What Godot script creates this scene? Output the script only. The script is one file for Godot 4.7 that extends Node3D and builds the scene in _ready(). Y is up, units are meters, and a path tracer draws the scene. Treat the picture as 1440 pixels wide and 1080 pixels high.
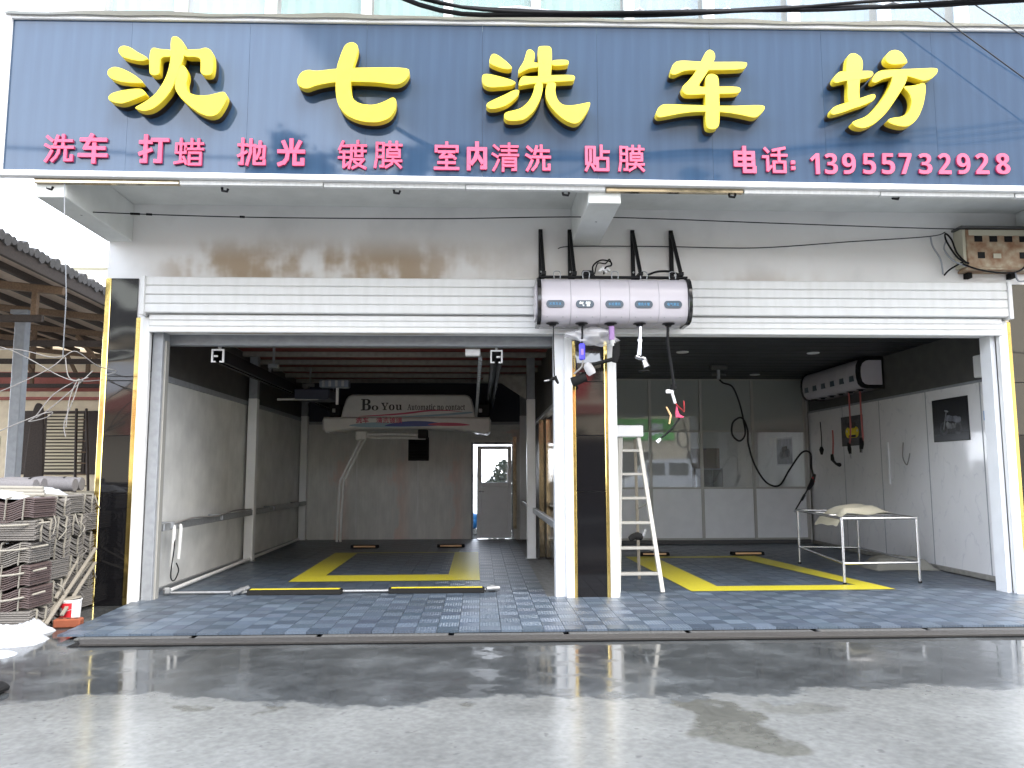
extends Node3D
# A two-bay car wash shop front seen from the street on an overcast day.

var M := {}
var taken := {}

# ---------------------------------------------------------------- mesh builder
class MB:
	var st := SurfaceTool.new()
	var off := Vector3.ZERO
	var col := Color.WHITE
	var ground_uv := false
	func _init(o := Vector3.ZERO):
		off = o
		st.begin(Mesh.PRIMITIVE_TRIANGLES)
	func vert(p: Vector3, n: Vector3, uv: Vector2):
		st.set_color(col); st.set_normal(n); st.set_uv(uv)
		if ground_uv: st.set_uv2(Vector2(p.x, p.z) * 0.7)
		st.add_vertex(p - off)
	func tri(a: Vector3, b: Vector3, c: Vector3, na: Vector3, nb: Vector3, nc: Vector3, ua := Vector2.ZERO, ub := Vector2.ZERO, uc := Vector2.ZERO):
		if (b - a).cross(c - a).dot(na + nb + nc) > 0.0:
			vert(a, na, ua); vert(c, nc, uc); vert(b, nb, ub)
		else:
			vert(a, na, ua); vert(b, nb, ub); vert(c, nc, uc)
	func quad(a: Vector3, b: Vector3, c: Vector3, d: Vector3, n: Vector3, u0 := Vector2(0, 1), u1 := Vector2(1, 1), u2 := Vector2(1, 0), u3 := Vector2(0, 0)):
		tri(a, b, c, n, n, n, u0, u1, u2)
		tri(a, c, d, n, n, n, u0, u2, u3)
	func pquad(a: Vector3, b: Vector3, c: Vector3, d: Vector3, n: Vector3):
		quad(a, b, c, d, n, fuv(a, n), fuv(b, n), fuv(c, n), fuv(d, n))
	func fuv(p: Vector3, n: Vector3) -> Vector2:
		var m := n.abs()
		if m.y >= m.x and m.y >= m.z: return Vector2(p.x, p.z)
		if m.x >= m.z: return Vector2(p.z, -p.y)
		return Vector2(p.x, -p.y)
	# box with chamfered edges, given by centre, size, bevel and optional basis
	func box(c: Vector3, s: Vector3, b := 0.0, bs := Basis.IDENTITY):
		var h := s * 0.5
		b = minf(b, minf(h.x, minf(h.y, h.z)) * 0.8)
		for i in 3:
			var j := (i + 1) % 3
			var k := (i + 2) % 3
			for si in [-1.0, 1.0]:
				var q := []
				for e in [[-1, -1], [1, -1], [1, 1], [-1, 1]]:
					var p := Vector3.ZERO
					p[i] = si * h[i]; p[j] = e[0] * (h[j] - b); p[k] = e[1] * (h[k] - b)
					q.append(c + bs * p)
				var n := Vector3.ZERO
				n[i] = si
				pquad(q[0], q[1], q[2], q[3], bs * n)
		if b <= 0.0: return
		for i in 3:
			var j := (i + 1) % 3
			var k := (i + 2) % 3
			for si in [-1.0, 1.0]:
				for sj in [-1.0, 1.0]:
					var q := []
					for e in [-1.0, 1.0]:
						var p := Vector3.ZERO
						p[i] = si * h[i]; p[j] = sj * (h[j] - b); p[k] = e * (h[k] - b)
						var r := Vector3.ZERO
						r[j] = sj * h[j]; r[i] = si * (h[i] - b); r[k] = e * (h[k] - b)
						q.append(c + bs * p); q.append(c + bs * r)
					var n := Vector3.ZERO
					n[i] = si; n[j] = sj
					pquad(q[0], q[1], q[3], q[2], bs * n.normalized())
		for sx in [-1.0, 1.0]:
			for sy in [-1.0, 1.0]:
				for sz in [-1.0, 1.0]:
					var sg := Vector3(sx, sy, sz)
					var n: Vector3 = bs * sg.normalized()
					var q := []
					for i in 3:
						var p := sg * (h - Vector3(b, b, b))
						p[i] = sg[i] * h[i]
						q.append(c + bs * p)
					tri(q[0], q[1], q[2], n, n, n)
	func span(a: Vector3, z: Vector3, b := 0.0):   # box between two corners
		box((a + z) * 0.5, (z - a).abs(), b)
	func bar(p: Vector3, q: Vector3, w: float, h: float, b := 0.0, up := Vector3.UP):   # square bar from p to q
		var d := (q - p).normalized()
		if absf(d.dot(up)) > 0.97: up = Vector3(0, 0, 1) if absf(d.z) < 0.9 else Vector3.RIGHT
		var r := d.cross(up).normalized()
		box((p + q) * 0.5, Vector3(w, h, p.distance_to(q)), b, Basis(r, r.cross(d) * 1.0, -d))
	func tube(pts: Array, r, n := 8):
		var up := Vector3.UP
		var last := []
		for i in pts.size():
			var d: Vector3 = (pts[mini(i + 1, pts.size() - 1)] - pts[maxi(i - 1, 0)]).normalized()
			if absf(d.dot(up)) > 0.95: up = Vector3(0.3, 0, 1).normalized() if absf(d.z) < 0.8 else Vector3.RIGHT
			var x := d.cross(up).normalized()
			var y := x.cross(d).normalized()
			up = y
			var rr: float = r[i] if r is Array else r
			var ring := []
			for k in n:
				var a := TAU * k / n
				var nn := x * cos(a) + y * sin(a)
				ring.append([pts[i] + nn * rr, nn])
			if last:
				for k in n:
					var k2 := (k + 1) % n
					tri(last[k][0], last[k2][0], ring[k2][0], last[k][1], last[k2][1], ring[k2][1])
					tri(last[k][0], ring[k2][0], ring[k][0], last[k][1], ring[k2][1], ring[k][1])
			if i == 0 or i == pts.size() - 1:
				var nd: Vector3 = d * (-1.0 if i == 0 else 1.0)
				for k in range(1, n - 1):
					tri(ring[0][0], ring[k][0], ring[k + 1][0], nd, nd, nd)
			last = ring
	# closed outline (x, y) extruded from z0 to z1 (front), front edge bevelled
	func extrude(poly: PackedVector2Array, z0: float, z1: float, bev := 0.0, xf := Transform3D.IDENTITY, smooth := false):
		if Geometry2D.is_polygon_clockwise(poly): poly.reverse()
		var n := poly.size()
		var vn := []
		for i in n:
			var d0 := (poly[i] - poly[(i + n - 1) % n]).normalized()
			var d1 := (poly[(i + 1) % n] - poly[i]).normalized()
			var t := (d0 + d1).normalized()
			vn.append(Vector2(t.y, -t.x))
		var inner := PackedVector2Array()
		for i in n: inner.append(poly[i] - vn[i] * bev)
		var ids := Geometry2D.triangulate_polygon(inner)
		if ids.is_empty(): ids = Geometry2D.triangulate_polygon(poly)
		for f in 2:
			var pl := inner if f == 0 else poly
			var zz := z1 if f == 0 else z0
			var nn: Vector3 = xf.basis * Vector3(0, 0, 1 if f == 0 else -1)
			for t in range(0, ids.size(), 3):
				var q := []
				for e in 3: q.append(xf * Vector3(pl[ids[t + e]].x, pl[ids[t + e]].y, zz))
				tri(q[0], q[1], q[2], nn, nn, nn, pl[ids[t]], pl[ids[t + 1]], pl[ids[t + 2]])
		for i in n:
			var j := (i + 1) % n
			var e := (poly[j] - poly[i]).normalized()
			var flat := Vector3(e.y, -e.x, 0)
			var ni := Vector3(vn[i].x, vn[i].y, 0) if smooth else flat
			var nj := Vector3(vn[j].x, vn[j].y, 0) if smooth else flat
			ni = xf.basis * ni; nj = xf.basis * nj
			var a := xf * Vector3(poly[i].x, poly[i].y, z0)
			var b := xf * Vector3(poly[j].x, poly[j].y, z0)
			var c := xf * Vector3(poly[j].x, poly[j].y, z1 - bev)
			var d := xf * Vector3(poly[i].x, poly[i].y, z1 - bev)
			tri(a, b, c, ni, nj, nj); tri(a, c, d, ni, nj, ni)
			if bev > 0.0:
				var fz: Vector3 = xf.basis * Vector3(0, 0, 1)
				var c2 := xf * Vector3(inner[j].x, inner[j].y, z1)
				var d2 := xf * Vector3(inner[i].x, inner[i].y, z1)
				var bi := (ni + fz).normalized()
				var bj := (nj + fz).normalized()
				tri(d, c, c2, bi, bj, bj); tri(d, c2, d2, bi, bj, bi)
	func lathe(prof: Array, n := 16, xf := Transform3D.IDENTITY):   # prof: Vector2(radius, height)
		for i in prof.size() - 1:
			var d: Vector2 = prof[i + 1] - prof[i]
			var nr := Vector2(d.y, -d.x).normalized()
			for k in n:
				var q := []
				for e in [[i, k], [i, k + 1], [i + 1, k + 1], [i + 1, k]]:
					var a: float = TAU * e[1] / n
					q.append([xf * Vector3(prof[e[0]].x * cos(a), prof[e[0]].y, prof[e[0]].x * sin(a)), (xf.basis * Vector3(nr.x * cos(a), nr.y, nr.x * sin(a))).normalized()])
				var u := [Vector2(float(k) / n, i), Vector2(float(k + 1) / n, i), Vector2(float(k + 1) / n, i + 1), Vector2(float(k) / n, i + 1)]
				tri(q[0][0], q[1][0], q[2][0], q[0][1], q[1][1], q[2][1], u[0], u[1], u[2])
				tri(q[0][0], q[2][0], q[3][0], q[0][1], q[2][1], q[3][1], u[0], u[2], u[3])
	# height-field patch: f(u, v) gives a point
	func patch(nu: int, nv: int, f: Callable, flip := false):
		var g := []
		for i in nu + 1:
			for j in nv + 1: g.append(f.call(float(i) / nu, float(j) / nv))
		var nn := []
		for i in nu + 1:
			for j in nv + 1:
				var du: Vector3 = g[mini(i + 1, nu) * (nv + 1) + j] - g[maxi(i - 1, 0) * (nv + 1) + j]
				var dv: Vector3 = g[i * (nv + 1) + mini(j + 1, nv)] - g[i * (nv + 1) + maxi(j - 1, 0)]
				var x := dv.cross(du).normalized() * (-1.0 if flip else 1.0)
				nn.append(x if x.length() > 0.1 else Vector3.UP)
		for i in nu:
			for j in nv:
				var a := i * (nv + 1) + j
				var b := a + nv + 1
				var ua := Vector2(float(i) / nu, float(j) / nv)
				var ub := Vector2(float(i + 1) / nu, float(j) / nv)
				var dd := Vector2(0, 1.0 / nv)
				tri(g[a], g[b], g[b + 1], nn[a], nn[b], nn[b + 1], ua, ub, ub + dd)
				tri(g[a], g[b + 1], g[a + 1], nn[a], nn[b + 1], nn[a + 1], ua, ub + dd, ua + dd)

# ---------------------------------------------------------------- scene helpers
func numbered(called: String, parent: Node) -> String:
	var key := "%d/%s" % [parent.get_instance_id(), called]
	taken[key] = taken.get(key, 0) + 1
	return called if taken[key] == 1 else "%s_%03d" % [called, taken[key] - 1]

func build(called: String, mb: MB, material: Material, parent: Node = self) -> MeshInstance3D:
	var o := MeshInstance3D.new()
	o.mesh = mb.st.commit()
	if o.mesh.get_surface_count(): o.mesh.surface_set_material(0, material)
	o.name = numbered(called, parent)
	parent.add_child(o, true)
	return o

func tag(o: Node, label: String, category: String, group := "") -> Node:
	o.set_meta("label", label); o.set_meta("category", category)
	if group: o.set_meta("group", group)
	return o

func thing(called: String, label: String, category: String, at := Vector3.ZERO, group := "") -> Node3D:
	var o := Node3D.new()
	o.name = numbered(called, self)
	add_child(o, true)
	o.position = at
	tag(o, label, category, group)
	return o

func again(src: Node3D, at: Vector3, turn: float, label: String, called: String, group := "") -> Node3D:
	var o: Node3D = src.duplicate()
	o.name = numbered(called, self)
	add_child(o, true)
	o.position = at; o.rotation.y = turn
	o.set_meta("label", label)
	if group: o.set_meta("group", group)
	return o

func structure(called: String, mb: MB, material: Material, kind := "structure") -> MeshInstance3D:
	var o := build(called, mb, material)
	o.set_meta("kind", kind)
	return o

func bx(o: Node3D, called: String, material: Material, a: Vector3, z: Vector3, bev := 0.0, parent: Node = null) -> MeshInstance3D:
	var mb := MB.new(o.position)
	mb.span(a, z, bev)
	return build(called, mb, material, parent if parent else o)

func tb(o: Node3D, called: String, material: Material, pts: Array, r, n := 8, parent: Node = null) -> MeshInstance3D:
	var mb := MB.new(o.position)
	mb.tube(pts, r, n)
	return build(called, mb, material, parent if parent else o)

func curve(pts: Array, steps := 6) -> Array:     # Catmull-Rom through the points
	var out := []
	for i in pts.size() - 1:
		var p0: Vector3 = pts[maxi(i - 1, 0)]
		var p1: Vector3 = pts[i]
		var p2: Vector3 = pts[i + 1]
		var p3: Vector3 = pts[mini(i + 2, pts.size() - 1)]
		for s in steps: out.append(p1.cubic_interpolate(p2, p0, p3, float(s) / steps))
	out.append(pts[-1])
	return out

func sag(a: Vector3, b: Vector3, drop: float, n := 14) -> Array:
	var out := []
	for i in n + 1:
		var t := float(i) / n
		out.append(a.lerp(b, t) - Vector3(0, drop * 4.0 * t * (1.0 - t), 0))
	return out

# ---------------------------------------------------------------- materials and textures
func lin(r: float, g: float, b: float) -> Color:
	return Color(r, g, b).linear_to_srgb()

func mat(key: String, r: float, g: float, b: float, rough := 0.7, metal := 0.0, spec := 0.5) -> StandardMaterial3D:
	var m := StandardMaterial3D.new()
	m.resource_name = key
	m.albedo_color = lin(r, g, b)
	m.roughness = rough; m.metallic = metal; m.metallic_specular = spec
	M[key] = m
	return m

func field(sd: int, freq: float, w: int, h: int, oct := 4, kind := FastNoiseLite.TYPE_SIMPLEX_SMOOTH) -> PackedByteArray:
	var n := FastNoiseLite.new()
	n.seed = sd; n.frequency = freq; n.fractal_octaves = oct; n.noise_type = kind
	n.fractal_type = FastNoiseLite.FRACTAL_FBM if oct > 1 else FastNoiseLite.FRACTAL_NONE
	var im := n.get_image(w, h, false, false, true)
	im.convert(Image.FORMAT_L8)
	return im.get_data()

func paint(w: int, h: int, f: Callable) -> ImageTexture:   # f(x, y) -> linear colour
	var d := PackedByteArray()
	d.resize(w * h * 3)
	var i := 0
	for y in h:
		for x in w:
			var c: Color = f.call(x, y)
			c = c.clamp().linear_to_srgb()
			d[i] = int(c.r * 255.0); d[i + 1] = int(c.g * 255.0); d[i + 2] = int(c.b * 255.0)
			i += 3
	return ImageTexture.create_from_image(Image.create_from_data(w, h, false, Image.FORMAT_RGB8, d))

func noise_tex(sd: int, freq: float, size := 512, normal := false, strength := 4.0, oct := 4) -> NoiseTexture2D:
	var t := NoiseTexture2D.new()
	var n := FastNoiseLite.new()
	n.seed = sd; n.frequency = freq; n.fractal_octaves = oct
	t.noise = n; t.width = size; t.height = size; t.seamless = true
	t.as_normal_map = normal; t.bump_strength = strength
	return t

func ramp(sd: int, freq: float, a: Color, b: Color, size := 512, oct := 4) -> NoiseTexture2D:
	var t := noise_tex(sd, freq, size, false, 1.0, oct)
	var g := Gradient.new()
	g.set_color(0, a.linear_to_srgb()); g.set_color(1, b.linear_to_srgb())
	t.color_ramp = g
	return t

func mottled(key: String, a: Color, b: Color, rough: float, tile: float, sd: int, freq := 0.012, metal := 0.0, bump := 0.0) -> StandardMaterial3D:
	var m := mat(key, 1, 1, 1, rough, metal)
	m.albedo_texture = ramp(sd, freq, a, b)
	m.uv1_triplanar = true; m.uv1_world_triplanar = true
	m.uv1_scale = Vector3.ONE / tile
	if bump > 0.0:
		m.heightmap_enabled = true; m.heightmap_texture = noise_tex(sd + 1, freq * 4.0); m.heightmap_scale = bump
	return m

func textured(key: String, t: Texture2D, rough: float, spec := 0.5) -> StandardMaterial3D:
	var m := mat(key, 1, 1, 1, rough, 0.0, spec)
	m.albedo_texture = t
	m.texture_repeat = false
	return m

func wavy(m: StandardMaterial3D, sd: int, freq: float, strength: float, tile := 2.0) -> StandardMaterial3D:
	m.normal_enabled = true
	m.normal_texture = noise_tex(sd, freq, 512, true, strength, 2)
	m.uv1_scale = Vector3.ONE / tile
	m.uv1_triplanar = true; m.uv1_world_triplanar = true
	return m

func make_materials():
	mat("white_paint", 0.8, 0.8, 0.8, 0.35)
	mottled("white_metal", Color(0.8, 0.8, 0.79), Color(0.64, 0.64, 0.62), 0.32, 1.5, 11)
	mottled("shutter", Color(0.78, 0.78, 0.77), Color(0.71, 0.71, 0.69), 0.4, 2.5, 12)
	M.shutter.uv1_scale = Vector3(1.3, 0.22, 1.0)
	M.white_metal.uv1_scale = Vector3(2.5, 0.3, 2.5)
	mottled("grey_metal", Color(0.32, 0.34, 0.36), Color(0.24, 0.25, 0.27), 0.4, 0.9, 13)
	mottled("galvanised", Color(0.42, 0.43, 0.44), Color(0.3, 0.31, 0.32), 0.4, 0.5, 14, 0.02, 0.6)
	mat("aluminium", 0.42, 0.41, 0.38, 0.5, 0.4)
	mat("chrome", 0.5, 0.5, 0.52, 0.1, 1.0)
	mat("steel_tube", 0.62, 0.62, 0.63, 0.22, 0.9)
	mottled("plaster", Color(0.68, 0.68, 0.66), Color(0.58, 0.58, 0.56), 0.85, 2.2, 15, 0.01, 0.0, 0.4)
	mottled("soffit", Color(0.72, 0.73, 0.7), Color(0.62, 0.63, 0.6), 0.85, 2.6, 16, 0.01, 0.0, 0.3)
	mottled("concrete", Color(0.32, 0.32, 0.31), Color(0.2, 0.2, 0.19), 0.8, 1.2, 17, 0.02, 0.0, 1.0)
	mottled("dark_board", Color(0.1, 0.098, 0.092), Color(0.07, 0.07, 0.067), 0.6, 2.0, 18)
	mottled("ceiling_black", Color(0.02, 0.022, 0.026), Color(0.014, 0.015, 0.018), 0.5, 1.0, 19)
	mottled("ceiling_red", Color(0.3, 0.05, 0.045), Color(0.18, 0.04, 0.035), 0.7, 1.3, 20)
	mottled("joist", Color(0.32, 0.31, 0.28), Color(0.22, 0.21, 0.19), 0.6, 0.8, 21)
	mottled("iron", Color(0.05, 0.045, 0.042), Color(0.025, 0.024, 0.023), 0.6, 0.4, 59, 0.03)
	mat("navy", 0.02, 0.025, 0.045, 0.5)
	mat("black", 0.01, 0.01, 0.011, 0.5, 0.0, 0.3)
	mat("rubber", 0.014, 0.014, 0.014, 0.8, 0.0, 0.22)
	mat("black_gloss", 0.012, 0.012, 0.013, 0.15)
	mat("yellow_tape", 0.72, 0.6, 0.03, 0.5)
	mottled("yellow_letter", Color(0.74, 0.6, 0.035), Color(0.66, 0.52, 0.028), 0.42, 1.0, 22)
	mat("letter_back", 0.02, 0.014, 0.008, 0.5)
	mat("pink_letter", 0.62, 0.075, 0.16, 0.45)
	mat("pink_side", 0.36, 0.03, 0.09, 0.5)
	# sign face: blue composite sheet, glossy
	var sg := mottled("sign_blue", Color(0.035, 0.067, 0.12), Color(0.027, 0.053, 0.1), 0.05, 3.0, 23, 0.006)
	sg.metallic_specular = 0.5
	sg.uv1_scale = Vector3(2.6, 0.12, 1.0)
	sg.normal_enabled = true
	sg.normal_texture = noise_tex(61, 0.003, 512, true, 0.12, 2)
	mottled("step_concrete", Color(0.13, 0.13, 0.125), Color(0.035, 0.035, 0.034), 0.8, 0.4, 62, 0.03)
	mottled("gutter", Color(0.085, 0.08, 0.055), Color(0.055, 0.052, 0.036), 0.6, 0.6, 24, 0.02)
	# polished cladding
	wavy(mat("black_mirror", 0.012, 0.011, 0.01, 0.05, 0.0, 0.8), 71, 0.003, 1.6, 2.0)
	wavy(mat("black_granite", 0.006, 0.006, 0.007, 0.06, 0.0, 0.5), 72, 0.004, 0.15, 2.0)
	wavy(mat("gold_trim", 0.86, 0.66, 0.24, 0.14, 1.0), 73, 0.008, 0.5, 0.8)
	wavy(mat("gold_mirror", 0.42, 0.35, 0.24, 0.12, 1.0), 74, 0.008, 0.6, 1.0)
	# glass
	var gl := mat("glass", 0.9, 0.95, 0.93, 0.02)
	gl.albedo_color.a = 0.08; gl.transparency = BaseMaterial3D.TRANSPARENCY_ALPHA
	mottled("curtain_teal", Color(0.06, 0.2, 0.185), Color(0.1, 0.24, 0.23), 0.6, 0.8, 25, 0.02)
	mottled("curtain_blue", Color(0.1, 0.19, 0.27), Color(0.16, 0.25, 0.33), 0.6, 0.8, 26, 0.02)
	mottled("panel_white", Color(0.82, 0.83, 0.84), Color(0.76, 0.77, 0.78), 0.3, 2.0, 27)
	mottled("frosted", Color(0.42, 0.44, 0.42), Color(0.33, 0.35, 0.335), 0.01, 0.3, 28, 0.03)
	# marble-veined wall sheet of the right bay
	var nm := field(31, 0.006, 512, 512, 5)
	var nv := field(32, 0.012, 512, 512, 3)
	M.marble = textured("marble", paint(512, 512, func(x, y):
		var q: float = nm[y * 512 + x] / 255.0
		var s := absf(sin((x * 0.012 + y * 0.034) + q * 5.0))
		var v := pow(1.0 - s, 6.0) * 0.13 * smoothstep(0.35, 0.7, nv[y * 512 + x] / 255.0)
		return Color(0.76 - v + q * 0.04, 0.755 - v * 0.95 + q * 0.04, 0.76 - v * 0.8 + q * 0.04)), 0.07)
	# stained wash-bay sheets
	var n1 := field(33, 0.008, 512, 512, 5)
	var n2 := field(34, 0.05, 512, 512, 3)
	M.bay_wall = textured("bay_wall", paint(512, 512, func(x, y):
		var q: float = n1[y * 512 + x] / 255.0
		var r: float = n2[(y / 6) * 512 + x] / 255.0
		var low := clampf((y - 400) / 112.0, 0, 1) * 0.1 * r
		var b := 0.72 + (q - 0.5) * 0.22 + (r - 0.5) * 0.05 - low
		return Color(b, b, b * 0.97)), 0.4)
	M.back_wall = textured("back_wall", paint(512, 512, func(x, y):
		var q: float = n1[x * 512 + y] / 255.0
		var r: float = n2[(y / 8) * 512 + x] / 255.0
		var red := smoothstep(0.55, 0.75, x / 512.0 + (q - 0.5) * 0.5) * smoothstep(0.95, 0.7, x / 512.0) * smoothstep(0.1, 0.4, y / 512.0) * 0.6
		var b := 0.68 + (q - 0.5) * 0.16 + (r - 0.5) * 0.07
		return Color(b, b * (1.0 - red * 0.28), b * (0.95 - red * 0.33))), 0.45)
	# fascia wall with rusty water stains
	var f1 := field(35, 0.01, 1024, 128, 5)
	var f2 := field(36, 0.03, 1024, 128, 4)
	var f3 := field(37, 0.006, 1024, 128, 2)
	M.fascia = textured("fascia", paint(1024, 128, func(x, y):
		var u: float = x / 1024.0
		var v: float = y / 128.0
		var i: int = y * 1024 + x
		var q: float = f1[i] / 255.0
		var wx: float = i % 1024
		var st := f2[(y / 5) * 1024 + int(wx)] / 255.0
		var zone := smoothstep(0.03, 0.1, u) * smoothstep(0.46, 0.3, u) * smoothstep(0.2, 0.44, v)
		zone += 0.45 * smoothstep(0.55, 0.66, u) * smoothstep(0.8, 0.72, u) * smoothstep(0.42, 0.62, v)
		zone += 0.3 * smoothstep(0.4, 0.46, u) * smoothstep(0.62, 0.55, u) * smoothstep(0.3, 0.6, v)
		var stain := clampf(zone * smoothstep(0.3, 0.62, q * 0.7 + st * 0.3), 0, 1) * 0.8
		var g := f3[i] / 255.0
		var c := Color(0.76, 0.75, 0.735) * (0.93 + 0.12 * g) * (1.0 - 0.1 * smoothstep(0.5, 0.9, q))
		return c.lerp(Color(0.33, 0.22, 0.11), stain)), 0.8)
	# ribbed plastic floor tiles
	var rib := Image.create(64, 8, false, Image.FORMAT_L8)
	for x in 64:
		for y in 8: rib.set_pixel(x, y, Color.WHITE * (0.5 + 0.5 * sin(x * TAU / 16.0)))
	var rt := ImageTexture.create_from_image(rib)
	for k in 2:
		var m := mat("mat_rib_%d" % k, 1, 1, 1, 0.33)
		m.vertex_color_use_as_albedo = true
		m.heightmap_enabled = true; m.heightmap_texture = rt; m.heightmap_scale = 0.25
		m.uv1_scale = Vector3(9, 9, 9)
	mottled("roll_grey", Color(0.2, 0.19, 0.195), Color(0.13, 0.125, 0.13), 0.8, 0.3, 58, 0.03)
	mat("wire_grey", 0.03, 0.03, 0.032, 0.6, 0.0, 0.3)
	mottled("mat_far", Color(0.09, 0.12, 0.17), Color(0.07, 0.1, 0.15), 0.36, 0.9, 38, 0.02)
	mottled("mat_yellow", Color(0.6, 0.53, 0.035), Color(0.5, 0.44, 0.03), 0.42, 0.7, 39, 0.02)
	mottled("snow", Color(0.5, 0.52, 0.55), Color(0.38, 0.4, 0.43), 0.75, 0.5, 40, 0.02, 0.0, 1.2)
	mottled("tile_grey", Color(0.22, 0.2, 0.185), Color(0.12, 0.112, 0.1), 0.75, 0.35, 41, 0.03)
	mottled("tile_red", Color(0.12, 0.08, 0.077), Color(0.075, 0.058, 0.055), 0.6, 0.35, 42, 0.03)
	mat("strap", 0.25, 0.235, 0.2, 0.8)
	mottled("old_wood", Color(0.22, 0.14, 0.08), Color(0.12, 0.075, 0.045), 0.8, 0.4, 43, 0.02)
	mottled("dark_wood", Color(0.07, 0.05, 0.04), Color(0.04, 0.03, 0.024), 0.8, 0.4, 44, 0.02)
	mottled("pale_wood", Color(0.3, 0.275, 0.23), Color(0.2, 0.18, 0.15), 0.8, 0.3, 45, 0.02)
	mottled("roof_board", Color(0.62, 0.49, 0.38), Color(0.48, 0.37, 0.28), 0.85, 0.8, 46, 0.02)
	mottled("roof_tile", Color(0.13, 0.12, 0.115), Color(0.075, 0.07, 0.068), 0.8, 0.5, 47, 0.03)
	mottled("house_wall", Color(0.8, 0.68, 0.48), Color(0.68, 0.56, 0.4), 0.85, 1.6, 48, 0.015)
	mottled("house_red", Color(0.42, 0.13, 0.1), Color(0.33, 0.11, 0.085), 0.8, 0.9, 49, 0.02)
	mottled("pale_wall", Color(0.8, 0.78, 0.66), Color(0.74, 0.72, 0.6), 0.85, 2.0, 50)
	mat("louvre", 0.6, 0.52, 0.36, 0.7)
	mottled("brick", Color(0.5, 0.14, 0.06), Color(0.36, 0.1, 0.05), 0.85, 0.1, 51, 0.03, 0.0, 1.0)
	mottled("rusty_box", Color(0.5, 0.46, 0.34), Color(0.22, 0.1, 0.05), 0.75, 1.1, 52, 0.01)
	mat("box_cream", 0.5, 0.47, 0.36, 0.6)
	mat("cabinet", 0.56, 0.525, 0.56, 0.22)
	mat("plaque", 0.06, 0.085, 0.11, 0.3)
	mat("plaque_blue", 0.08, 0.26, 0.45, 0.4)
	mat("plaque_white", 0.75, 0.78, 0.76, 0.5)
	mat("cord", 0.22, 0.21, 0.2, 0.7)
	mat("cable", 0.012, 0.012, 0.013, 0.6, 0.0, 0.25)
	mat("red_paint", 0.55, 0.02, 0.03, 0.4)
	mat("pink_plastic", 0.65, 0.06, 0.14, 0.4)
	mat("red_hose", 0.4, 0.1, 0.09, 0.45)
	mat("blue_plastic", 0.06, 0.05, 0.55, 0.3)
	mat("sky_blue", 0.03, 0.2, 0.5, 0.35)
	mat("purple", 0.3, 0.17, 0.38, 0.4)
	mat("orange_plastic", 0.7, 0.42, 0.2, 0.4)
	var bag := mat("clear_bag", 0.75, 0.74, 0.76, 0.22)
	bag.albedo_color.a = 0.45; bag.transparency = BaseMaterial3D.TRANSPARENCY_ALPHA
	mottled("hide", Color(0.66, 0.62, 0.48), Color(0.55, 0.5, 0.38), 0.9, 0.4, 53, 0.03)
	mottled("sack", Color(0.3, 0.29, 0.25), Color(0.22, 0.21, 0.18), 0.9, 0.3, 54, 0.03)
	mottled("machine_white", Color(0.72, 0.72, 0.71), Color(0.66, 0.66, 0.65), 0.28, 1.0, 55)
	mat("print_pink", 0.5, 0.06, 0.13, 0.35)
	mat("print_blue", 0.035, 0.07, 0.28, 0.35)
	mat("print_cyan", 0.25, 0.4, 0.5, 0.35)
	mat("print_black", 0.012, 0.012, 0.014, 0.4)
	mat("green_sign", 0.08, 0.6, 0.05, 0.5)
	mottled("leaf", Color(0.05, 0.075, 0.04), Color(0.03, 0.05, 0.028), 0.6, 0.5, 56, 0.03)
	mottled("bark", Color(0.09, 0.075, 0.06), Color(0.05, 0.042, 0.035), 0.9, 0.3, 57, 0.03)
	mat("porcelain", 0.5, 0.5, 0.48, 0.35)

# ---------------------------------------------------------------- ready
func _ready():
	var cam := Camera3D.new()
	cam.name = "camera"
	cam.position = Vector3(0, 1.5, 9.55)
	cam.fov = 51.48; cam.near = 0.05; cam.far = 400.0
	cam.basis = Basis(Vector3.UP, deg_to_rad(-2.3)) * Basis(Vector3.RIGHT, deg_to_rad(6.4)) * Basis(Vector3.BACK, deg_to_rad(-0.15))
	add_child(cam)
	cam.current = true
	var env := Environment.new()
	env.background_mode = Environment.BG_SKY
	var skm := ProceduralSkyMaterial.new()
	skm.sky_top_color = Color(0.52, 0.58, 0.68)
	skm.sky_horizon_color = Color(0.945, 0.965, 1.0)
	skm.sky_curve = 0.5
	skm.ground_horizon_color = Color(0.6, 0.6, 0.6)
	skm.ground_bottom_color = Color(0.3, 0.3, 0.3)
	skm.sky_energy_multiplier = 1.35
	var sky := Sky.new()
	sky.sky_material = skm
	env.sky = sky
	env.tonemap_mode = Environment.TONE_MAPPER_LINEAR
	env.tonemap_exposure = 5.1
	env.sdfgi_enabled = true; env.ssao_enabled = true; env.ssil_enabled = true
	var we := WorldEnvironment.new()
	we.name = "world_environment"
	we.environment = env
	add_child(we)
	var sun := DirectionalLight3D.new()
	sun.name = "sun"
	sun.rotation_degrees = Vector3(-50, 32, 0)
	sun.light_energy = 0.42
	sun.light_angular_distance = 40.0
	sun.light_color = Color(1.0, 0.985, 0.97)
	sun.shadow_enabled = true
	add_child(sun)
	make_materials()
	make_ground()
	make_building()
	make_sign()
	make_floor_mat()
	make_left_bay()
	make_right_bay()
	make_front_machine()
	make_small_things()
	make_neighbour()
	make_across_street()

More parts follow.
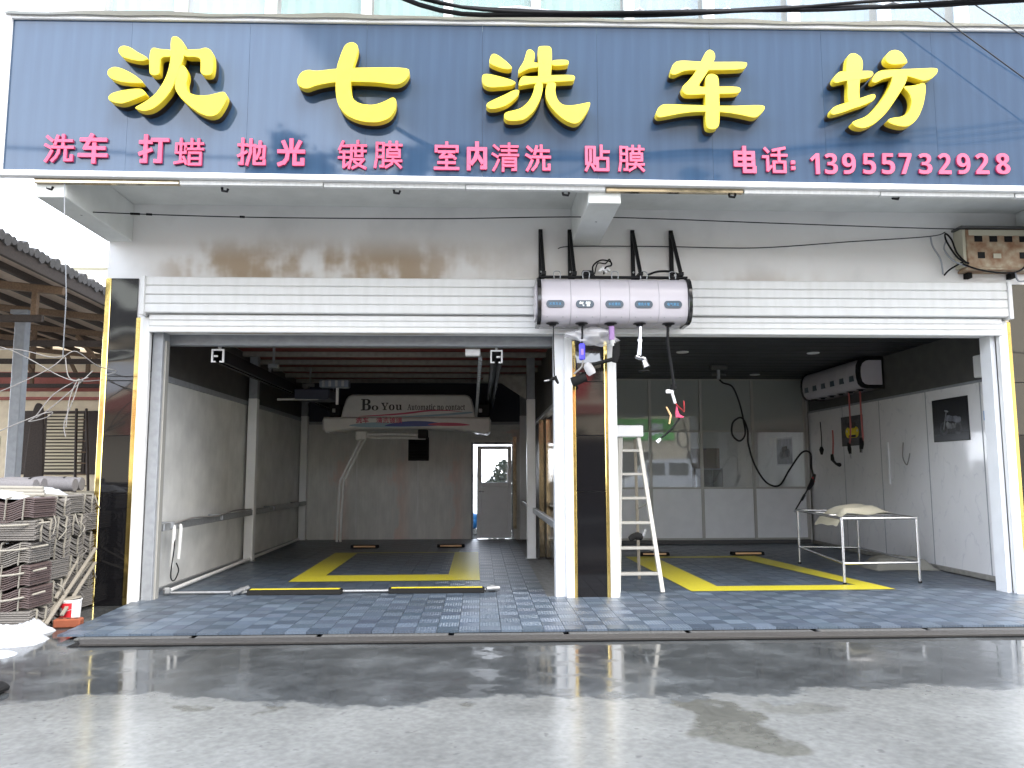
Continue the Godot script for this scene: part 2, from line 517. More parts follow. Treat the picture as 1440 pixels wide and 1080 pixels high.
# ---------------------------------------------------------------- ground
func make_ground():
	var w := 1536
	var h := 768
	var a := field(1, 0.010, w, h, 5)
	var b := field(2, 0.035, w, h, 4)
	var c := field(3, 0.004, w, h, 3)
	var d := field(4, 0.12, w, h, 2)
	var alb := PackedByteArray()
	var rgh := PackedByteArray()
	alb.resize(w * h * 3); rgh.resize(w * h)
	for y in h:
		var z := -2.5 + 9.0 * y / h
		for x in w:
			var i := y * w + x
			var wx := -9.0 + 18.0 * x / w
			var q := a[i] / 255.0
			var r := b[i] / 255.0
			var g := c[i] / 255.0
			var s := d[i] / 255.0
			# the washed-down strip along the drain, with its ragged tide line
			var line := 4.0 - 0.03 * wx + (q - 0.5) * 0.3 + (g - 0.5) * 0.2 + (r - 0.5) * 0.24 + (s - 0.5) * 0.08
			if wx < -0.6: line -= 0.12 * sin(wx * 2.1) + 0.1
			var wet := smoothstep(line + 0.08, line - 0.05, z)
			# spilled water on the dry part
			var ex := (wx - 1.5) / 0.28
			var ez := (z - 4.5) / 0.62
			ex -= ez * 0.25
			var ps := 1.0 - sqrt(ex * ex + ez * ez) + (q - 0.5) * 1.9 + (r - 0.5) * 0.8
			wet = maxf(wet, smoothstep(0.05, 0.4, ps) * 0.62)
			ex = (wx - 2.1) / 0.5; ez = (z - 4.35 - ex * 0.1) / 0.22
			ps = 0.8 - sqrt(ex * ex + ez * ez) + (q - 0.5) * 2.0
			wet = maxf(wet, smoothstep(0.05, 0.6, ps) * 0.35)
			ex = (wx + 1.0) / 1.7; ez = (z - 4.12) / 0.16
			ps = 0.5 - sqrt(ex * ex + ez * ez) + (r - 0.5) * 3.0
			wet = maxf(wet, smoothstep(0.1, 0.6, ps) * 0.5)
			var dry := 0.195 + (q - 0.5) * 0.06 + (g - 0.5) * 0.05 + (r - 0.5) * 0.04 + (s - 0.5) * 0.02
			if s > 0.80 and r > 0.58: dry *= 0.7
			var damp := 0.066 + (q - 0.5) * 0.035 + (r - 0.5) * 0.035 + (s - 0.5) * 0.015 + 0.03 * smoothstep(0.6, 0.8, q)
			var t := lerpf(dry, damp, wet)
			var col := Color(t * lerpf(0.985, 0.93, wet), t, t * lerpf(0.96, 1.03, wet))
			if z > line + 0.12: col = col * Color(1.0 - 0.1 * wet, 1.0 - 0.18 * wet, 1.0 - 0.36 * wet)
			alb[i * 3] = int(clampf(pow(col.r, 0.4545), 0, 1) * 255.0)
			alb[i * 3 + 1] = int(clampf(pow(col.g, 0.4545), 0, 1) * 255.0)
			alb[i * 3 + 2] = int(clampf(pow(col.b, 0.4545), 0, 1) * 255.0)
			var ro := lerpf(0.18 + (r - 0.5) * 0.1, 0.10 + (r - 0.5) * 0.12 + (q - 0.5) * 0.1 + 0.1 * smoothstep(0.6, 0.7, r), wet)
			rgh[i] = int(clampf(ro, 0.05, 1.0) * 255.0)
	var m := mat("ground", 1, 1, 1, 1.0)
	m.albedo_texture = ImageTexture.create_from_image(Image.create_from_data(w, h, false, Image.FORMAT_RGB8, alb))
	m.roughness_texture = ImageTexture.create_from_image(Image.create_from_data(w, h, false, Image.FORMAT_L8, rgh))
	m.detail_enabled = true
	m.detail_blend_mode = BaseMaterial3D.BLEND_MODE_MUL
	m.detail_uv_layer = BaseMaterial3D.DETAIL_UV_2
	m.detail_albedo = ramp(91, 0.02, Color(0.72, 0.72, 0.72), Color(1, 1, 1), 1024, 6)
	var n := FastNoiseLite.new()
	n.seed = 9; n.frequency = 0.03
	var mb := MB.new()
	# one sheet to the horizon, finely divided near the camera so that it lies a little uneven
	var xs := [-300.0, -60.0, -20.0]
	var zs := [-300.0, -60.0, -20.0, -10.0, -5.0]
	for i in 73: xs.append(-9.0 + 0.25 * i)
	for i in 37: zs.append(-2.5 + 0.25 * i)
	xs.append_array([20.0, 60.0, 300.0]); zs.append_array([10.0, 20.0, 60.0, 300.0])
	for i in xs.size() - 1:
		for j in zs.size() - 1:
			var p := []
			var u := []
			var nn := []
			for e in [[0, 0], [1, 0], [1, 1], [0, 1]]:
				var x: float = xs[i + e[0]]
				var z: float = zs[j + e[1]]
				p.append(Vector3(x, 0, z)); u.append(Vector2((x + 9.0) / 18.0, (z + 2.5) / 9.0))
				nn.append(Vector3(n.get_noise_2d(x * 40, z * 40) * 0.006, 1, n.get_noise_2d(x * 40 + 900, z * 40) * 0.006).normalized())
			mb.ground_uv = true
			mb.tri(p[0], p[1], p[2], nn[0], nn[1], nn[2], u[0], u[1], u[2])
			mb.tri(p[0], p[2], p[3], nn[0], nn[2], nn[3], u[0], u[2], u[3])
	structure("ground", mb, m)

# ---------------------------------------------------------------- building
func wallq(o: Node3D, called: String, m: Material, a: Vector3, b: Vector3, c: Vector3, d: Vector3, thick: float, parent: Node = null) -> MeshInstance3D:
	# a slab whose front face a b c d carries the texture once
	var mb := MB.new(o.position)
	var n := (b - a).cross(d - a).normalized()
	mb.quad(a, b, c, d, n)
	var k := -n * thick
	mb.quad(a + k, b + k, c + k, d + k, -n)
	for e in [[a, b], [b, c], [c, d], [d, a]]:
		var en: Vector3 = (e[1] - e[0]).cross(n).normalized()
		mb.quad(e[0], e[1], e[1] + k, e[0] + k, en)
	return build(called, mb, m, parent if parent else o)

func make_building():
	var o := thing("car_wash_building", "two-bay car wash building with white walls, black polished pillars and rolled-up white shutters", "building", Vector3(1.3, 0, 0))
	# walls that close the two bays
	bx(o, "side_wall", M.plaster, Vector3(-4.46, 0, -8.75), Vector3(-4.06, 4.75, -0.26))
	bx(o, "side_wall", M.plaster, Vector3(6.94, 0, -10.7), Vector3(7.08, 4.75, -0.26))
	bx(o, "partition_wall", M.dark_board, Vector3(1.16, 0, -8.75), Vector3(1.6, 4.75, -0.26))
	bx(o, "rear_wall", M.plaster, Vector3(-4.06, 2.28, -8.75), Vector3(1.16, 4.75, -8.56))
	bx(o, "rear_wall", M.plaster, Vector3(-4.06, 0, -8.75), Vector3(-0.2, 2.28, -8.56))
	bx(o, "rear_wall", M.plaster, Vector3(0.76, 0, -8.75), Vector3(1.16, 2.28, -8.56))
	bx(o, "rear_wall", M.plaster, Vector3(1.6, 0, -10.9), Vector3(6.94, 4.75, -10.7))
	# fascia above the shutters, pillars' cores
	wallq(o, "fascia_wall", M.fascia, Vector3(-4.48, 3.2, 0), Vector3(7.1, 3.2, 0), Vector3(7.1, 4.76, 0), Vector3(-4.48, 4.76, 0), 0.25)
	bx(o, "pillar", M.plaster, Vector3(-4.46, 0, -0.25), Vector3(-4.02, 3.2, -0.03))
	bx(o, "pillar", M.plaster, Vector3(1.04, 0, -0.25), Vector3(1.62, 3.2, -0.03))
	bx(o, "pillar", M.plaster, Vector3(6.56, 0, -0.25), Vector3(7.08, 3.2, -0.03))
	# cantilevered slab, beams
	bx(o, "canopy_slab", M.soffit, Vector3(-4.7, 4.76, -10.9), Vector3(7.3, 5.1, 1.58))
	for x in [[-4.5, -4.2], [1.12, 1.46], [6.78, 7.08]]:
		bx(o, "beam", M.soffit, Vector3(x[0], 4.29, 0.002), Vector3(x[1], 4.757, 1.57), 0.008)
	# cladding of the pillars: granite below, dark mirror steel above, gold strips at the edges
	for p in [[-4.42, -4.1, 3.84], [1.15, 1.5, 3.2], [6.6, 7.04, 3.84]]:
		bx(o, "pillar_cladding", M.black_granite, Vector3(p[0], 0.0, -0.028), Vector3(p[1], 1.28, 0.012), 0.004)
		bx(o, "pillar_cladding", M.black_granite, Vector3(p[0], 1.283, -0.028), Vector3(p[1], 1.95, 0.011), 0.004)
		bx(o, "pillar_cladding", M.black_mirror, Vector3(p[0], 1.953, -0.028), Vector3(p[1], 2.6, 0.01), 0.004)
		bx(o, "pillar_cladding", M.black_mirror, Vector3(p[0], 2.603, -0.028), Vector3(p[1], p[2], 0.011), 0.004)
	bx(o, "gold_strip", M.gold_trim, Vector3(-4.485, 0, -0.26), Vector3(-4.42, 3.84, 0.02), 0.006)
	bx(o, "gold_strip", M.gold_trim, Vector3(-4.1, 0.0, -0.02), Vector3(-4.045, 3.36, 0.03), 0.006)
	for p in [[1.112, 1.15], [1.5, 1.538], [6.545, 6.6], [7.04, 7.1]]:
		bx(o, "gold_strip", M.gold_trim, Vector3(p[0], 0.0, -0.02), Vector3(p[1], 3.36 if p[0] > 2 else 3.1, 0.03), 0.006)
	# shutter guide rails and the frames behind them
	for p in [[-4.04, -3.925], [1.02, 1.11], [1.54, 1.635], [6.43, 6.54]]:
		bx(o, "guide_rail", M.white_metal, Vector3(p[0], 0.0, -0.028), Vector3(p[1], 3.36 if absf(p[0]) > 2 else 3.22, 0.05), 0.006)
	for p in [[-3.92, -3.80], [0.9, 1.035], [1.62, 1.66], [6.37, 6.43]]:
		bx(o, "door_frame", M.grey_metal if p[0] < 0.0 else M.panel_white, Vector3(p[0], 0.03, -0.26), Vector3(p[1], 3.2, -0.04), 0.004)
	for p in [[-3.83, -3.78]]:
		bx(o, "door_frame", M.aluminium, Vector3(p[0], 0.03, -0.2), Vector3(p[1], 3.1, -0.1), 0.004)
	for p in [[-3.92, 1.035]]:
		bx(o, "door_head", M.grey_metal, Vector3(p[0], 3.08, -0.42), Vector3(p[1], 3.24, -0.3), 0.006)
	# roller shutters: housing of ridged sheet, rolled curtain below
	for p in [[-4.03, 1.33], [1.34, 6.56]]:
		var s := Node3D.new()
		s.name = numbered("roller_shutter", o)
		o.add_child(s, true)
		for k in 4:
			var y := 3.40 + k * 0.109
			var mb := MB.new(o.position)
			mb.span(Vector3(p[0] + 0.05, y, 0.003), Vector3(p[1] - (0.05 if p[1] > 2 else 0.0), y + 0.105, 0.15 - 0.004 * (k % 2)), 0.01)
			build("housing_panel", mb, M.shutter, s)
		for k in 3:
			var mb := MB.new(o.position)
			mb.span(Vector3(p[0] + 0.1, 3.175 + k * 0.072, 0.06), Vector3(p[1] - 0.1, 3.175 + k * 0.072 + 0.069, 0.085), 0.01)
			build("slat", mb, M.shutter, s)
		for x in ([p[0] + 0.02] if p[0] < 0.0 else [p[1] - 0.05]):
			bx(o, "end_plate", M.white_metal, Vector3(x, 3.37, 0.003), Vector3(x + 0.05, 3.84, 0.165), 0.006, s)
	# upper storey: wall, band of windows
	bx(o, "upper_wall", M.plaster, Vector3(-4.65, 5.1, -10.9), Vector3(7.3, 6.3, 1.28))
	bx(o, "upper_wall", M.plaster, Vector3(-4.65, 8.3, -10.9), Vector3(7.3, 9.0, 1.28))
	bx(o, "upper_wall", M.plaster, Vector3(-4.65, 6.3, -10.9), Vector3(-4.22, 8.3, 1.28))
	bx(o, "upper_wall", M.plaster, Vector3(-4.22, 6.3, 0.4), Vector3(7.3, 8.3, 0.6))
	var x := -4.22
	for k in 12:
		var wdt := 0.9 + 0.07 * (k % 3)
		bx(o, "window_mullion", M.white_paint, Vector3(x, 6.3, 1.16), Vector3(x + 0.1, 8.3, 1.29), 0.006)
		var cw := MB.new(o.position)
		for f in 12:
			var xa := x + 0.1 + (wdt - 0.1) * f / 12.0
			var xb := x + 0.1 + (wdt - 0.1) * (f + 1) / 12.0
			cw.pquad(Vector3(xa, 6.3, 1.0 + 0.03 * (f % 2)), Vector3(xb, 6.3, 1.03 - 0.03 * (f % 2)), Vector3(xb, 8.3, 1.03 - 0.03 * (f % 2)), Vector3(xa, 8.3, 1.0 + 0.03 * (f % 2)), Vector3(0.3 if f % 2 else -0.3, 0, 1).normalized())
		build("curtain", cw, M.curtain_teal if k < 6 else M.curtain_blue, o)
		bx(o, "window_pane", M.glass, Vector3(x + 0.1, 6.3, 1.2), Vector3(x + wdt, 8.3, 1.206))
		x += wdt

# ---------------------------------------------------------------- the big sign
const STROKES := {
	"shen": [Vector2(-3.140, 5.473), [
		[-503, 244, -500, 294, -455, 319, -389, 302, -312, 248, -217, 200, -207, 171, -270, 150, -364, 164, -457, 190],
		[-601, 15, -589, 64, -530, 93, -451, 71, -338, 14, -226, -77, -296, -84, -388, -80, -481, -68, -566, -34],
		[-579, -231, -548, -191, -458, -160, -330, -138, -247, -137, -195, -195, -252, -225, -342, -266, -432, -301, -497, -294, -562, -270],
		[10, 414, 70, 426, 128, 377, 160, 317, 158, 237, 129, 127, 89, -22, 40, -161, -47, -281, -136, -357, -227, -378, -311, -344, -293, -324, -195, -263, -107, -183, -39, -64, 2, 56, 20, 195],
		[-182, 32, -194, 171, -184, 271, -157, 301, -91, 282, 29, 281, 33, 199, -78, 197, -83, 94, -83, 14, -134, -2, -175, 17],
		[141, 283, 299, 286, 363, 311, 420, 282, 445, 223, 450, 104, 436, 16, 366, 7, 322, 38, 321, 101, 317, 205, 144, 201],
		[129, 127, 181, 89, 204, 10, 184, -80, 206, -168, 282, -200, 393, -200, 485, -177, 567, -152, 601, -211, 567, -306, 512, -399, 439, -426, 345, -398, 231, -319, 135, -228, 79, -141, 72, -62, 96, 37],
	]],
	"qi": [Vector2(-1.291, 5.445), [
		[-569, 2, -529, 98, -448, 125, -387, 108, -156, 142, 58, 154, 553, 167, 569, 99, 519, 11, 437, -29, 240, -2, -10, 1, -188, -6, -365, -43, -471, -90, -550, -54],
		[-174, 142, -131, 295, -90, 402, -19, 431, 43, 394, 34, 298, -13, 145, -27, -44, -7, -176, 66, -231, 208, -244, 315, -204, 403, -150, 440, -187, 427, -293, 371, -384, 247, -431, 69, -418, -74, -353, -155, -235, -179, -85],
	]],
	"xi": [Vector2(0.564, 5.447), [
		[-476, 264, -454, 322, -418, 330, -362, 296, -282, 229, -236, 173, -282, 157, -354, 167, -436, 197, -476, 221],
		[-556, 53, -544, 101, -500, 111, -390, 90, -246, 49, -200, 17, -246, -18, -372, -34, -480, -42, -536, -13],
		[-511, -240, -498, -202, -426, -163, -318, -111, -227, -59, -169, -58, -176, -111, -227, -170, -300, -228, -390, -263, -472, -272],
		[-182, 127, -176, 165, -126, 242, -107, 309, -90, 372, -52, 384, -12, 349, -11, 293, -26, 239, 32, 236, 31, 181, -64, 173, -136, 136, -176, 111],
		[20, 399, 47, 418, 139, 421, 166, 392, 165, 237, 155, 114, 154, 11, 73, 11, 27, 16, 24, 236],
		[156, 267, 322, 276, 342, 251, 330, 211, 155, 200],
		[-182, -7, -163, 59, -128, 93, -64, 85, 27, 90, 164, 104, 374, 112, 406, 90, 388, 43, 338, 38, 163, 27, 8, 10, -100, -7, -163, -22],
		[-9, 21, 73, 22, 68, -69, 34, -184, -29, -298, -120, -380, -211, -396, -300, -393, -332, -351, -318, -303, -246, -284, -164, -263, -84, -196, -31, -99],
		[119, 30, 210, 25, 194, -67, 217, -162, 270, -215, 353, -220, 443, -205, 517, -186, 557, -180, 544, -242, 497, -328, 441, -399, 386, -420, 296, -385, 207, -311, 134, -220, 96, -127, 96, -50],
	]],
	"che": [Vector2(2.359, 5.430), [
		[-405, 177, -384, 250, -347, 294, -277, 310, -83, 299, 112, 300, 392, 308, 405, 279, 375, 229, 305, 217, 54, 206, -169, 202, -266, 194, -351, 147, -398, 154],
		[-83, 291, -38, 396, 11, 438, 60, 410, 72, 346, 27, 258, -46, 141, -124, 29, -49, 25, 299, 37, 331, 3, 302, -41, 185, -49, -65, -59, -246, -71, -286, -31, -290, 21, -228, 79, -156, 167],
		[-568, -279, -545, -213, -497, -172, -428, -168, -179, -173, 236, -177, 564, -157, 568, -209, 510, -276, 453, -306, 343, -279, 150, -248, -71, -243, -265, -260, -459, -303, -541, -319],
		[-47, 112, -17, 161, 39, 171, 93, 143, 99, 56, 97, -174, 91, -374, 62, -423, 0, -438, -54, -411, -50, -176],
	]],
	"fang": [Vector2(4.196, 5.464), [
		[-404, 133, -379, 338, -343, 383, -286, 393, -218, 342, -208, 254, -250, 107, -267, -53, -258, -154, -372, -191, -396, -99, -380, 47],
		[-541, 87, -510, 146, -452, 191, -353, 184, -126, 203, -100, 168, -136, 121, -245, 98, -415, 81, -515, 50],
		[-586, -269, -564, -217, -498, -182, -370, -142, -255, -102, -112, -50, -91, -79, -122, -132, -231, -183, -346, -222, -460, -267, -560, -295],
		[24, 346, 70, 412, 142, 437, 212, 409, 276, 292, 204, 273, 90, 265, 35, 294],
		[-138, 80, -86, 168, -27, 205, 101, 216, 358, 229, 586, 245, 577, 186, 507, 115, 420, 90, 323, 123, 239, 145, 97, 134, -18, 103, -92, 58],
		[99, 172, 268, 160, 219, 43, 110, -119, 3, -266, -130, -389, -245, -437, -328, -421, -368, -381, -338, -352, -210, -307, -91, -189, 16, -48, 79, 69],
		[190, 33, 318, 41, 434, 81, 443, 3, 404, -172, 339, -312, 249, -400, 164, -413, 53, -386, 7, -352, 43, -317, 170, -301, 244, -247, 284, -145, 269, -58],
	]],
}
const GLYPHS := {
	"洗": "8,8 25,22;3,38 21,48;6,96 16,80 25,60;44,6 36,34;38,22 93,22;28,46 98,46;63,2 63,46;50,46 48,66 40,82 28,95;73,46 73,92 95,92 95,76",
	"车": "8,18 92,18;44,2 22,48 88,48;4,74 96,74;54,34 54,98",
	"打": "4,24 40,24;22,2 22,92 10,92;4,66 40,52;46,16 98,16;74,16 74,92 58,92",
	"蜡": "6,22 38,22 38,54 6,54 6,22;22,4 22,88;2,92 40,84;32,70 42,94;46,20 98,20;42,40 99,40;60,4 60,40;84,4 84,40;52,54 92,54 92,96 52,96 52,54;52,75 92,75",
	"抛": "2,24 30,24;16,2 16,92 6,92;2,64 30,50;46,4 46,50 34,95;36,26 60,26 60,92 96,92 96,80;80,12 78,50 68,74;66,30 96,30 94,70 84,72",
	"光": "50,2 50,44;20,10 31,34;82,10 70,34;4,46 96,46;38,48 34,74 24,88 6,95;63,48 63,92 93,92 93,76",
	"镀": "16,2 3,30;12,18 38,18;6,40 38,40;2,60 38,60;20,40 20,94 38,80;70,0 70,16;44,16 99,16;47,16 47,60 39,97;52,36 98,36;62,24 62,54;86,24 86,54;62,54 86,54;54,66 92,66 76,84 52,97;58,74 74,86 98,97",
	"膜": "8,6 8,60 2,97;8,8 32,8 32,94 22,94;8,34 32,34;8,60 32,60;40,14 99,14;56,2 56,24;82,2 82,24;48,32 92,32 92,58 48,58 48,32;48,45 92,45;40,73 99,73;70,58 64,84 42,97;74,74 98,97",
	"室": "50,0 50,14;8,32 8,14 92,14 92,32;20,34 80,34;46,34 26,54 78,52;62,42 84,58;50,56 50,94;18,74 82,74;4,95 96,95",
	"内": "10,98 10,24 90,24 90,93 74,93;50,2 50,40 40,62 24,78;52,46 76,74",
	"清": "8,8 25,22;3,38 21,48;6,96 16,80 25,60;34,11 97,11;38,26 93,26;30,42 99,42;65,0 65,42;42,98 42,54 90,54 90,94 78,94;42,67 90,67;42,80 90,80",
	"贴": "8,72 8,8 40,8 40,72;24,20 24,60 6,96;28,74 42,94;68,2 68,48;68,24 98,24;52,50 94,50 94,94 52,94 52,50",
	"电": "10,22 88,22 88,68 10,68 10,22;10,45 88,45;49,2 49,92 93,92 93,78",
	"话": "10,6 22,18;2,38 20,38 20,90 34,76;92,4 44,13;38,32 99,32;68,8 68,56;46,58 92,58 92,95 46,95 46,58",
	"气": "28,2 6,34;22,16 92,16;24,32 82,32;10,48 76,48 80,82 96,94 98,76",
	"管": "24,0 8,22;18,12 44,12;66,0 54,20;60,12 96,12;50,20 50,32;8,46 8,32 94,32 94,46;28,46 76,46 76,62 28,62;28,46 28,98;28,76 82,76 82,96 28,96",
	"水": "50,2 50,92 38,92;8,28 38,28 26,62 6,84;84,14 64,36;54,34 72,66 96,86",
	"枪": "4,26 40,26;22,2 22,98;20,36 4,68;24,36 38,56;70,2 42,44;70,2 98,42;54,48 84,48 84,70 74,72;54,48 54,92 94,92 94,78",
	"干": "14,10 86,10;4,46 96,46;50,10 50,98",
	"尘": "50,0 50,44 40,44;26,10 10,38;74,10 92,38;16,66 84,66;50,50 50,94;4,94 96,94",
	":": "50,18 50,19;50,82 50,83",
}

func glyph(mb: MB, s: String, x: float, y: float, w: float, h: float, z0: float, z1: float, sw: float, xf := Transform3D.IDENTITY):
	var k := 0
	for line in (GLYPHS[s] as String).split(";"):
		var pts := []
		for q in line.split(" "):
			var e := q.split(",")
			pts.append(Vector2(x + w * float(e[0]) / 100.0, y + h * (1.0 - float(e[1]) / 100.0)))
		for i in pts.size() - 1:
			var d: Vector2 = (pts[i + 1] - pts[i])
			d = d.normalized() if d.length() > 0.0001 else Vector2.DOWN
			var n := Vector2(-d.y, d.x) * sw * 0.5
			var a: Vector2 = pts[i] - d * sw * 0.42
			var b: Vector2 = pts[i + 1] + d * sw * 0.42
			var zz := z1 + 0.0006 * (k % 7)
			k += 1
			mb.extrude(PackedVector2Array([a - n, b - n, b + n, a + n]), z0, zz, 0.0, xf)

func smooth_outline(p: PackedVector2Array, times := 2) -> PackedVector2Array:
	for t in times:
		var o := PackedVector2Array()
		for i in p.size():
			var a := p[i]
			var b := p[(i + 1) % p.size()]
			o.append(a.lerp(b, 0.22)); o.append(a.lerp(b, 0.78))
		p = o
	return p

func make_sign():
	var o := thing("shop_sign", "long blue shop sign with yellow raised Chinese letters and pink letters below", "sign", Vector3(0.5, 4.45, 1.6))
	# frame: slightly out of square, as hung
	var xl := -4.86
	var xr := 7.3
	var bot := func(x: float) -> float: return 4.475 - 0.0042 * (x - xl)
	var top := func(x: float) -> float: return 6.195 + 0.0075 * (x - xl)
	bx(o, "backing_box", M.gutter, Vector3(xl + 0.05, 4.6, 1.585), Vector3(xr - 0.05, 6.12, 1.63))
	var n := 10
	var rng := RandomNumberGenerator.new()
	rng.seed = 5
	for i in n:
		var x0: float = xl + 0.07 + (xr - xl - 0.14) * i / n
		var x1: float = xl + 0.07 + (xr - xl - 0.14) * (i + 1) / n - 0.002
		var mb := MB.new(o.position)
		var y0 := 4.52
		var nn := Vector3(rng.randf_range(-0.006, 0.006), rng.randf_range(-0.004, 0.004), 1).normalized()
		mb.pquad(Vector3(x0, bot.call(x0) + 0.05, 1.65), Vector3(x1, bot.call(x1) + 0.05, 1.65), Vector3(x1, top.call(x1) - 0.05, 1.65), Vector3(x0, top.call(x0) - 0.05, 1.65), nn)
		mb.pquad(Vector3(x0, bot.call(x0) + 0.05, 1.635), Vector3(x1, bot.call(x1) + 0.05, 1.635), Vector3(x1, top.call(x1) - 0.05, 1.635), Vector3(x0, top.call(x0) - 0.05, 1.635), -nn)
		for e in [[x0, -1], [x1, 1]]:
			mb.pquad(Vector3(e[0], bot.call(e[0]) + 0.05, 1.635), Vector3(e[0], bot.call(e[0]) + 0.05, 1.65), Vector3(e[0], top.call(e[0]) - 0.05, 1.65), Vector3(e[0], top.call(e[0]) - 0.05, 1.635), Vector3(e[1], 0, 0))
		build("sign_panel", mb, M.sign_blue, o)
	for e in [["frame_bar", bot, 0.0, 0.06], ["frame_bar", top, -0.055, 0.0]]:
		var mb := MB.new(o.position)
		var f: Callable = e[1]
		mb.bar(Vector3(xl, f.call(xl) + (e[2] + e[3]) * 0.5, 1.635), Vector3(xr, f.call(xr) + (e[2] + e[3]) * 0.5, 1.635), 0.1, 0.06, 0.008)
		build(e[0], mb, M.white_paint, o)
	for x in [xl + 0.035, xr - 0.035]:
		bx(o, "frame_bar", M.white_paint, Vector3(x - 0.035, bot.call(x) - 0.0, 1.58), Vector3(x + 0.035, top.call(x), 1.69), 0.008)
	# polished strip under the sign, unevenly reflecting
	for i in 8:
		var x0 := -4.5 + i * 1.45
		bx(o, "lower_trim", M.gold_mirror if i % 4 == 0 else M.white_metal, Vector3(x0, bot.call(x0) - 0.05, 1.56), Vector3(x0 + 1.44, bot.call(x0) - 0.003, 1.62 + 0.006 * (i % 2)), 0.004)
	for i in 7:
		var x0 := -4.4 + i * 1.75
		tb(o, "hook", M.black, [Vector3(x0, 4.44, 1.55), Vector3(x0 + 0.01, 4.38, 1.56), Vector3(x0 + 0.06, 4.37, 1.57), Vector3(x0 + 0.07, 4.40, 1.57)], 0.014, 6)
	# weathered gutter lip over the top, a little wavy
	var gm := MB.new(o.position)
	gm.patch(60, 3, func(u, v):
		var x: float = xl + (xr - xl) * u
		return Vector3(x, top.call(x) - 0.03 + 0.1 * v + 0.012 * sin(x * 3.1) * v + 0.005 * sin(x * 7.3), 1.715 - 0.02 * sin(v * PI) - 0.1 * v * v), true)
	build("gutter_lip", gm, M.gutter, o)
	# big letters
	var back_z := 1.651
	for key in STROKES:
		var c: Vector2 = STROKES[key][0]
		var mb := MB.new(o.position)
		var bk := MB.new(o.position)
		var k := 0
		for s in STROKES[key][1]:
			var poly := PackedVector2Array()
			for i in range(0, s.size(), 2): poly.append(c + Vector2(s[i], s[i + 1]) * 0.001)
			poly = smooth_outline(poly)
			mb.extrude(poly, 1.735, 1.818 + 0.0012 * k, 0.005, Transform3D.IDENTITY, true)
			bk.extrude(poly, back_z, 1.7345 - 0.0005 * k, 0.0, Transform3D.IDENTITY, true)
			k += 1
		var l := build("yellow_letter", mb, M.yellow_letter, o)
		build("letter_backing", bk, M.letter_back, l)
	# pink service lettering
	for e in [["洗", -4.379, 4.617, 0.282, 0.287], ["车", -4.043, 4.617, 0.280, 0.292], ["打", -3.445, 4.616, 0.282, 0.293], ["蜡", -3.093, 4.600, 0.283, 0.287], ["抛", -2.459, 4.604, 0.274, 0.287], ["光", -2.059, 4.609, 0.266, 0.279],
			["镀", -1.448, 4.586, 0.278, 0.293], ["膜", -1.081, 4.599, 0.272, 0.283], ["室", -0.476, 4.588, 0.255, 0.288], ["内", -0.142, 4.597, 0.209, 0.284], ["清", 0.117, 4.580, 0.270, 0.296], ["洗", 0.465, 4.585, 0.252, 0.278],
			["贴", 1.072, 4.592, 0.255, 0.277], ["膜", 1.428, 4.597, 0.260, 0.277], ["电", 2.627, 4.590, 0.236, 0.284], ["话", 2.937, 4.599, 0.251, 0.279], [":", 3.234, 4.623, 0.049, 0.114]]:
		var mb := MB.new(o.position)
		var bk := MB.new(o.position)
		var sw := 0.04 if e[0] in "车打光内电" else 0.030
		if e[0] in "镀蜡膜清": sw = 0.026
		if e[0] == ":": sw = 0.045
		if e[0] == ":":
			for dy in [0.01, 0.07]: bx(o, "pink_dot", M.pink_letter, Vector3(e[1], e[2] + dy, 1.651), Vector3(e[1] + 0.045, e[2] + dy + 0.042, 1.68), 0.004)
			continue
		glyph(mb, e[0], e[1], e[2], e[3], e[4], 1.672, 1.680, sw)
		glyph(bk, e[0], e[1], e[2], e[3], e[4], 1.651, 1.6715, sw)
		var l := build("pink_letter", mb, M.pink_letter, o)
		build("letter_edge", bk, M.pink_side, l)
	var font := SystemFont.new()
	font.font_names = PackedStringArray(["Droid Sans"])
	font.font_weight = 700
	for e in [["1", 3.438, 4.592, 0.098, 0.224], ["3", 3.592, 4.595, 0.135, 0.223], ["9", 3.779, 4.597, 0.140, 0.224], ["5", 3.999, 4.600, 0.135, 0.224], ["5", 4.199, 4.602, 0.139, 0.225], ["7", 4.385, 4.605, 0.135, 0.225],
			["3", 4.595, 4.608, 0.141, 0.224], ["2", 4.807, 4.610, 0.134, 0.225], ["9", 5.006, 4.613, 0.141, 0.225], ["2", 5.208, 4.615, 0.140, 0.226], ["8", 5.427, 4.618, 0.151, 0.226]]:
		var l: MeshInstance3D
		for f in 2:
			var tm := text_mesh(e[0], font, 0.008 if f == 0 else 0.02)
			tm.surface_set_material(0, M.pink_letter if f == 0 else M.pink_side)
			var bb := tm.get_aabb()
			var t := MeshInstance3D.new()
			t.mesh = tm
			var sc := Vector3(e[3] / bb.size.x, e[4] / bb.size.y, 1)
			var at := Vector3(e[1], e[2], 1.676 if f == 0 else 1.6615) - bb.get_center() * sc + Vector3(e[3], e[4], 0) * 0.5
			if f == 0:
				t.name = numbered("pink_digit", o)
				o.add_child(t, true)
				t.position = at - o.position
				t.scale = sc
				l = t
			else:
				t.name = "digit_edge"
				l.add_child(t, true)
				t.position = Vector3(0, 0, -0.0145)

func text_mesh(s: String, font: Font, depth: float) -> TextMesh:
	var tm := TextMesh.new()
	tm.font = font; tm.text = s; tm.font_size = 64; tm.pixel_size = 0.01; tm.depth = depth; tm.curve_step = 2.0
	return tm

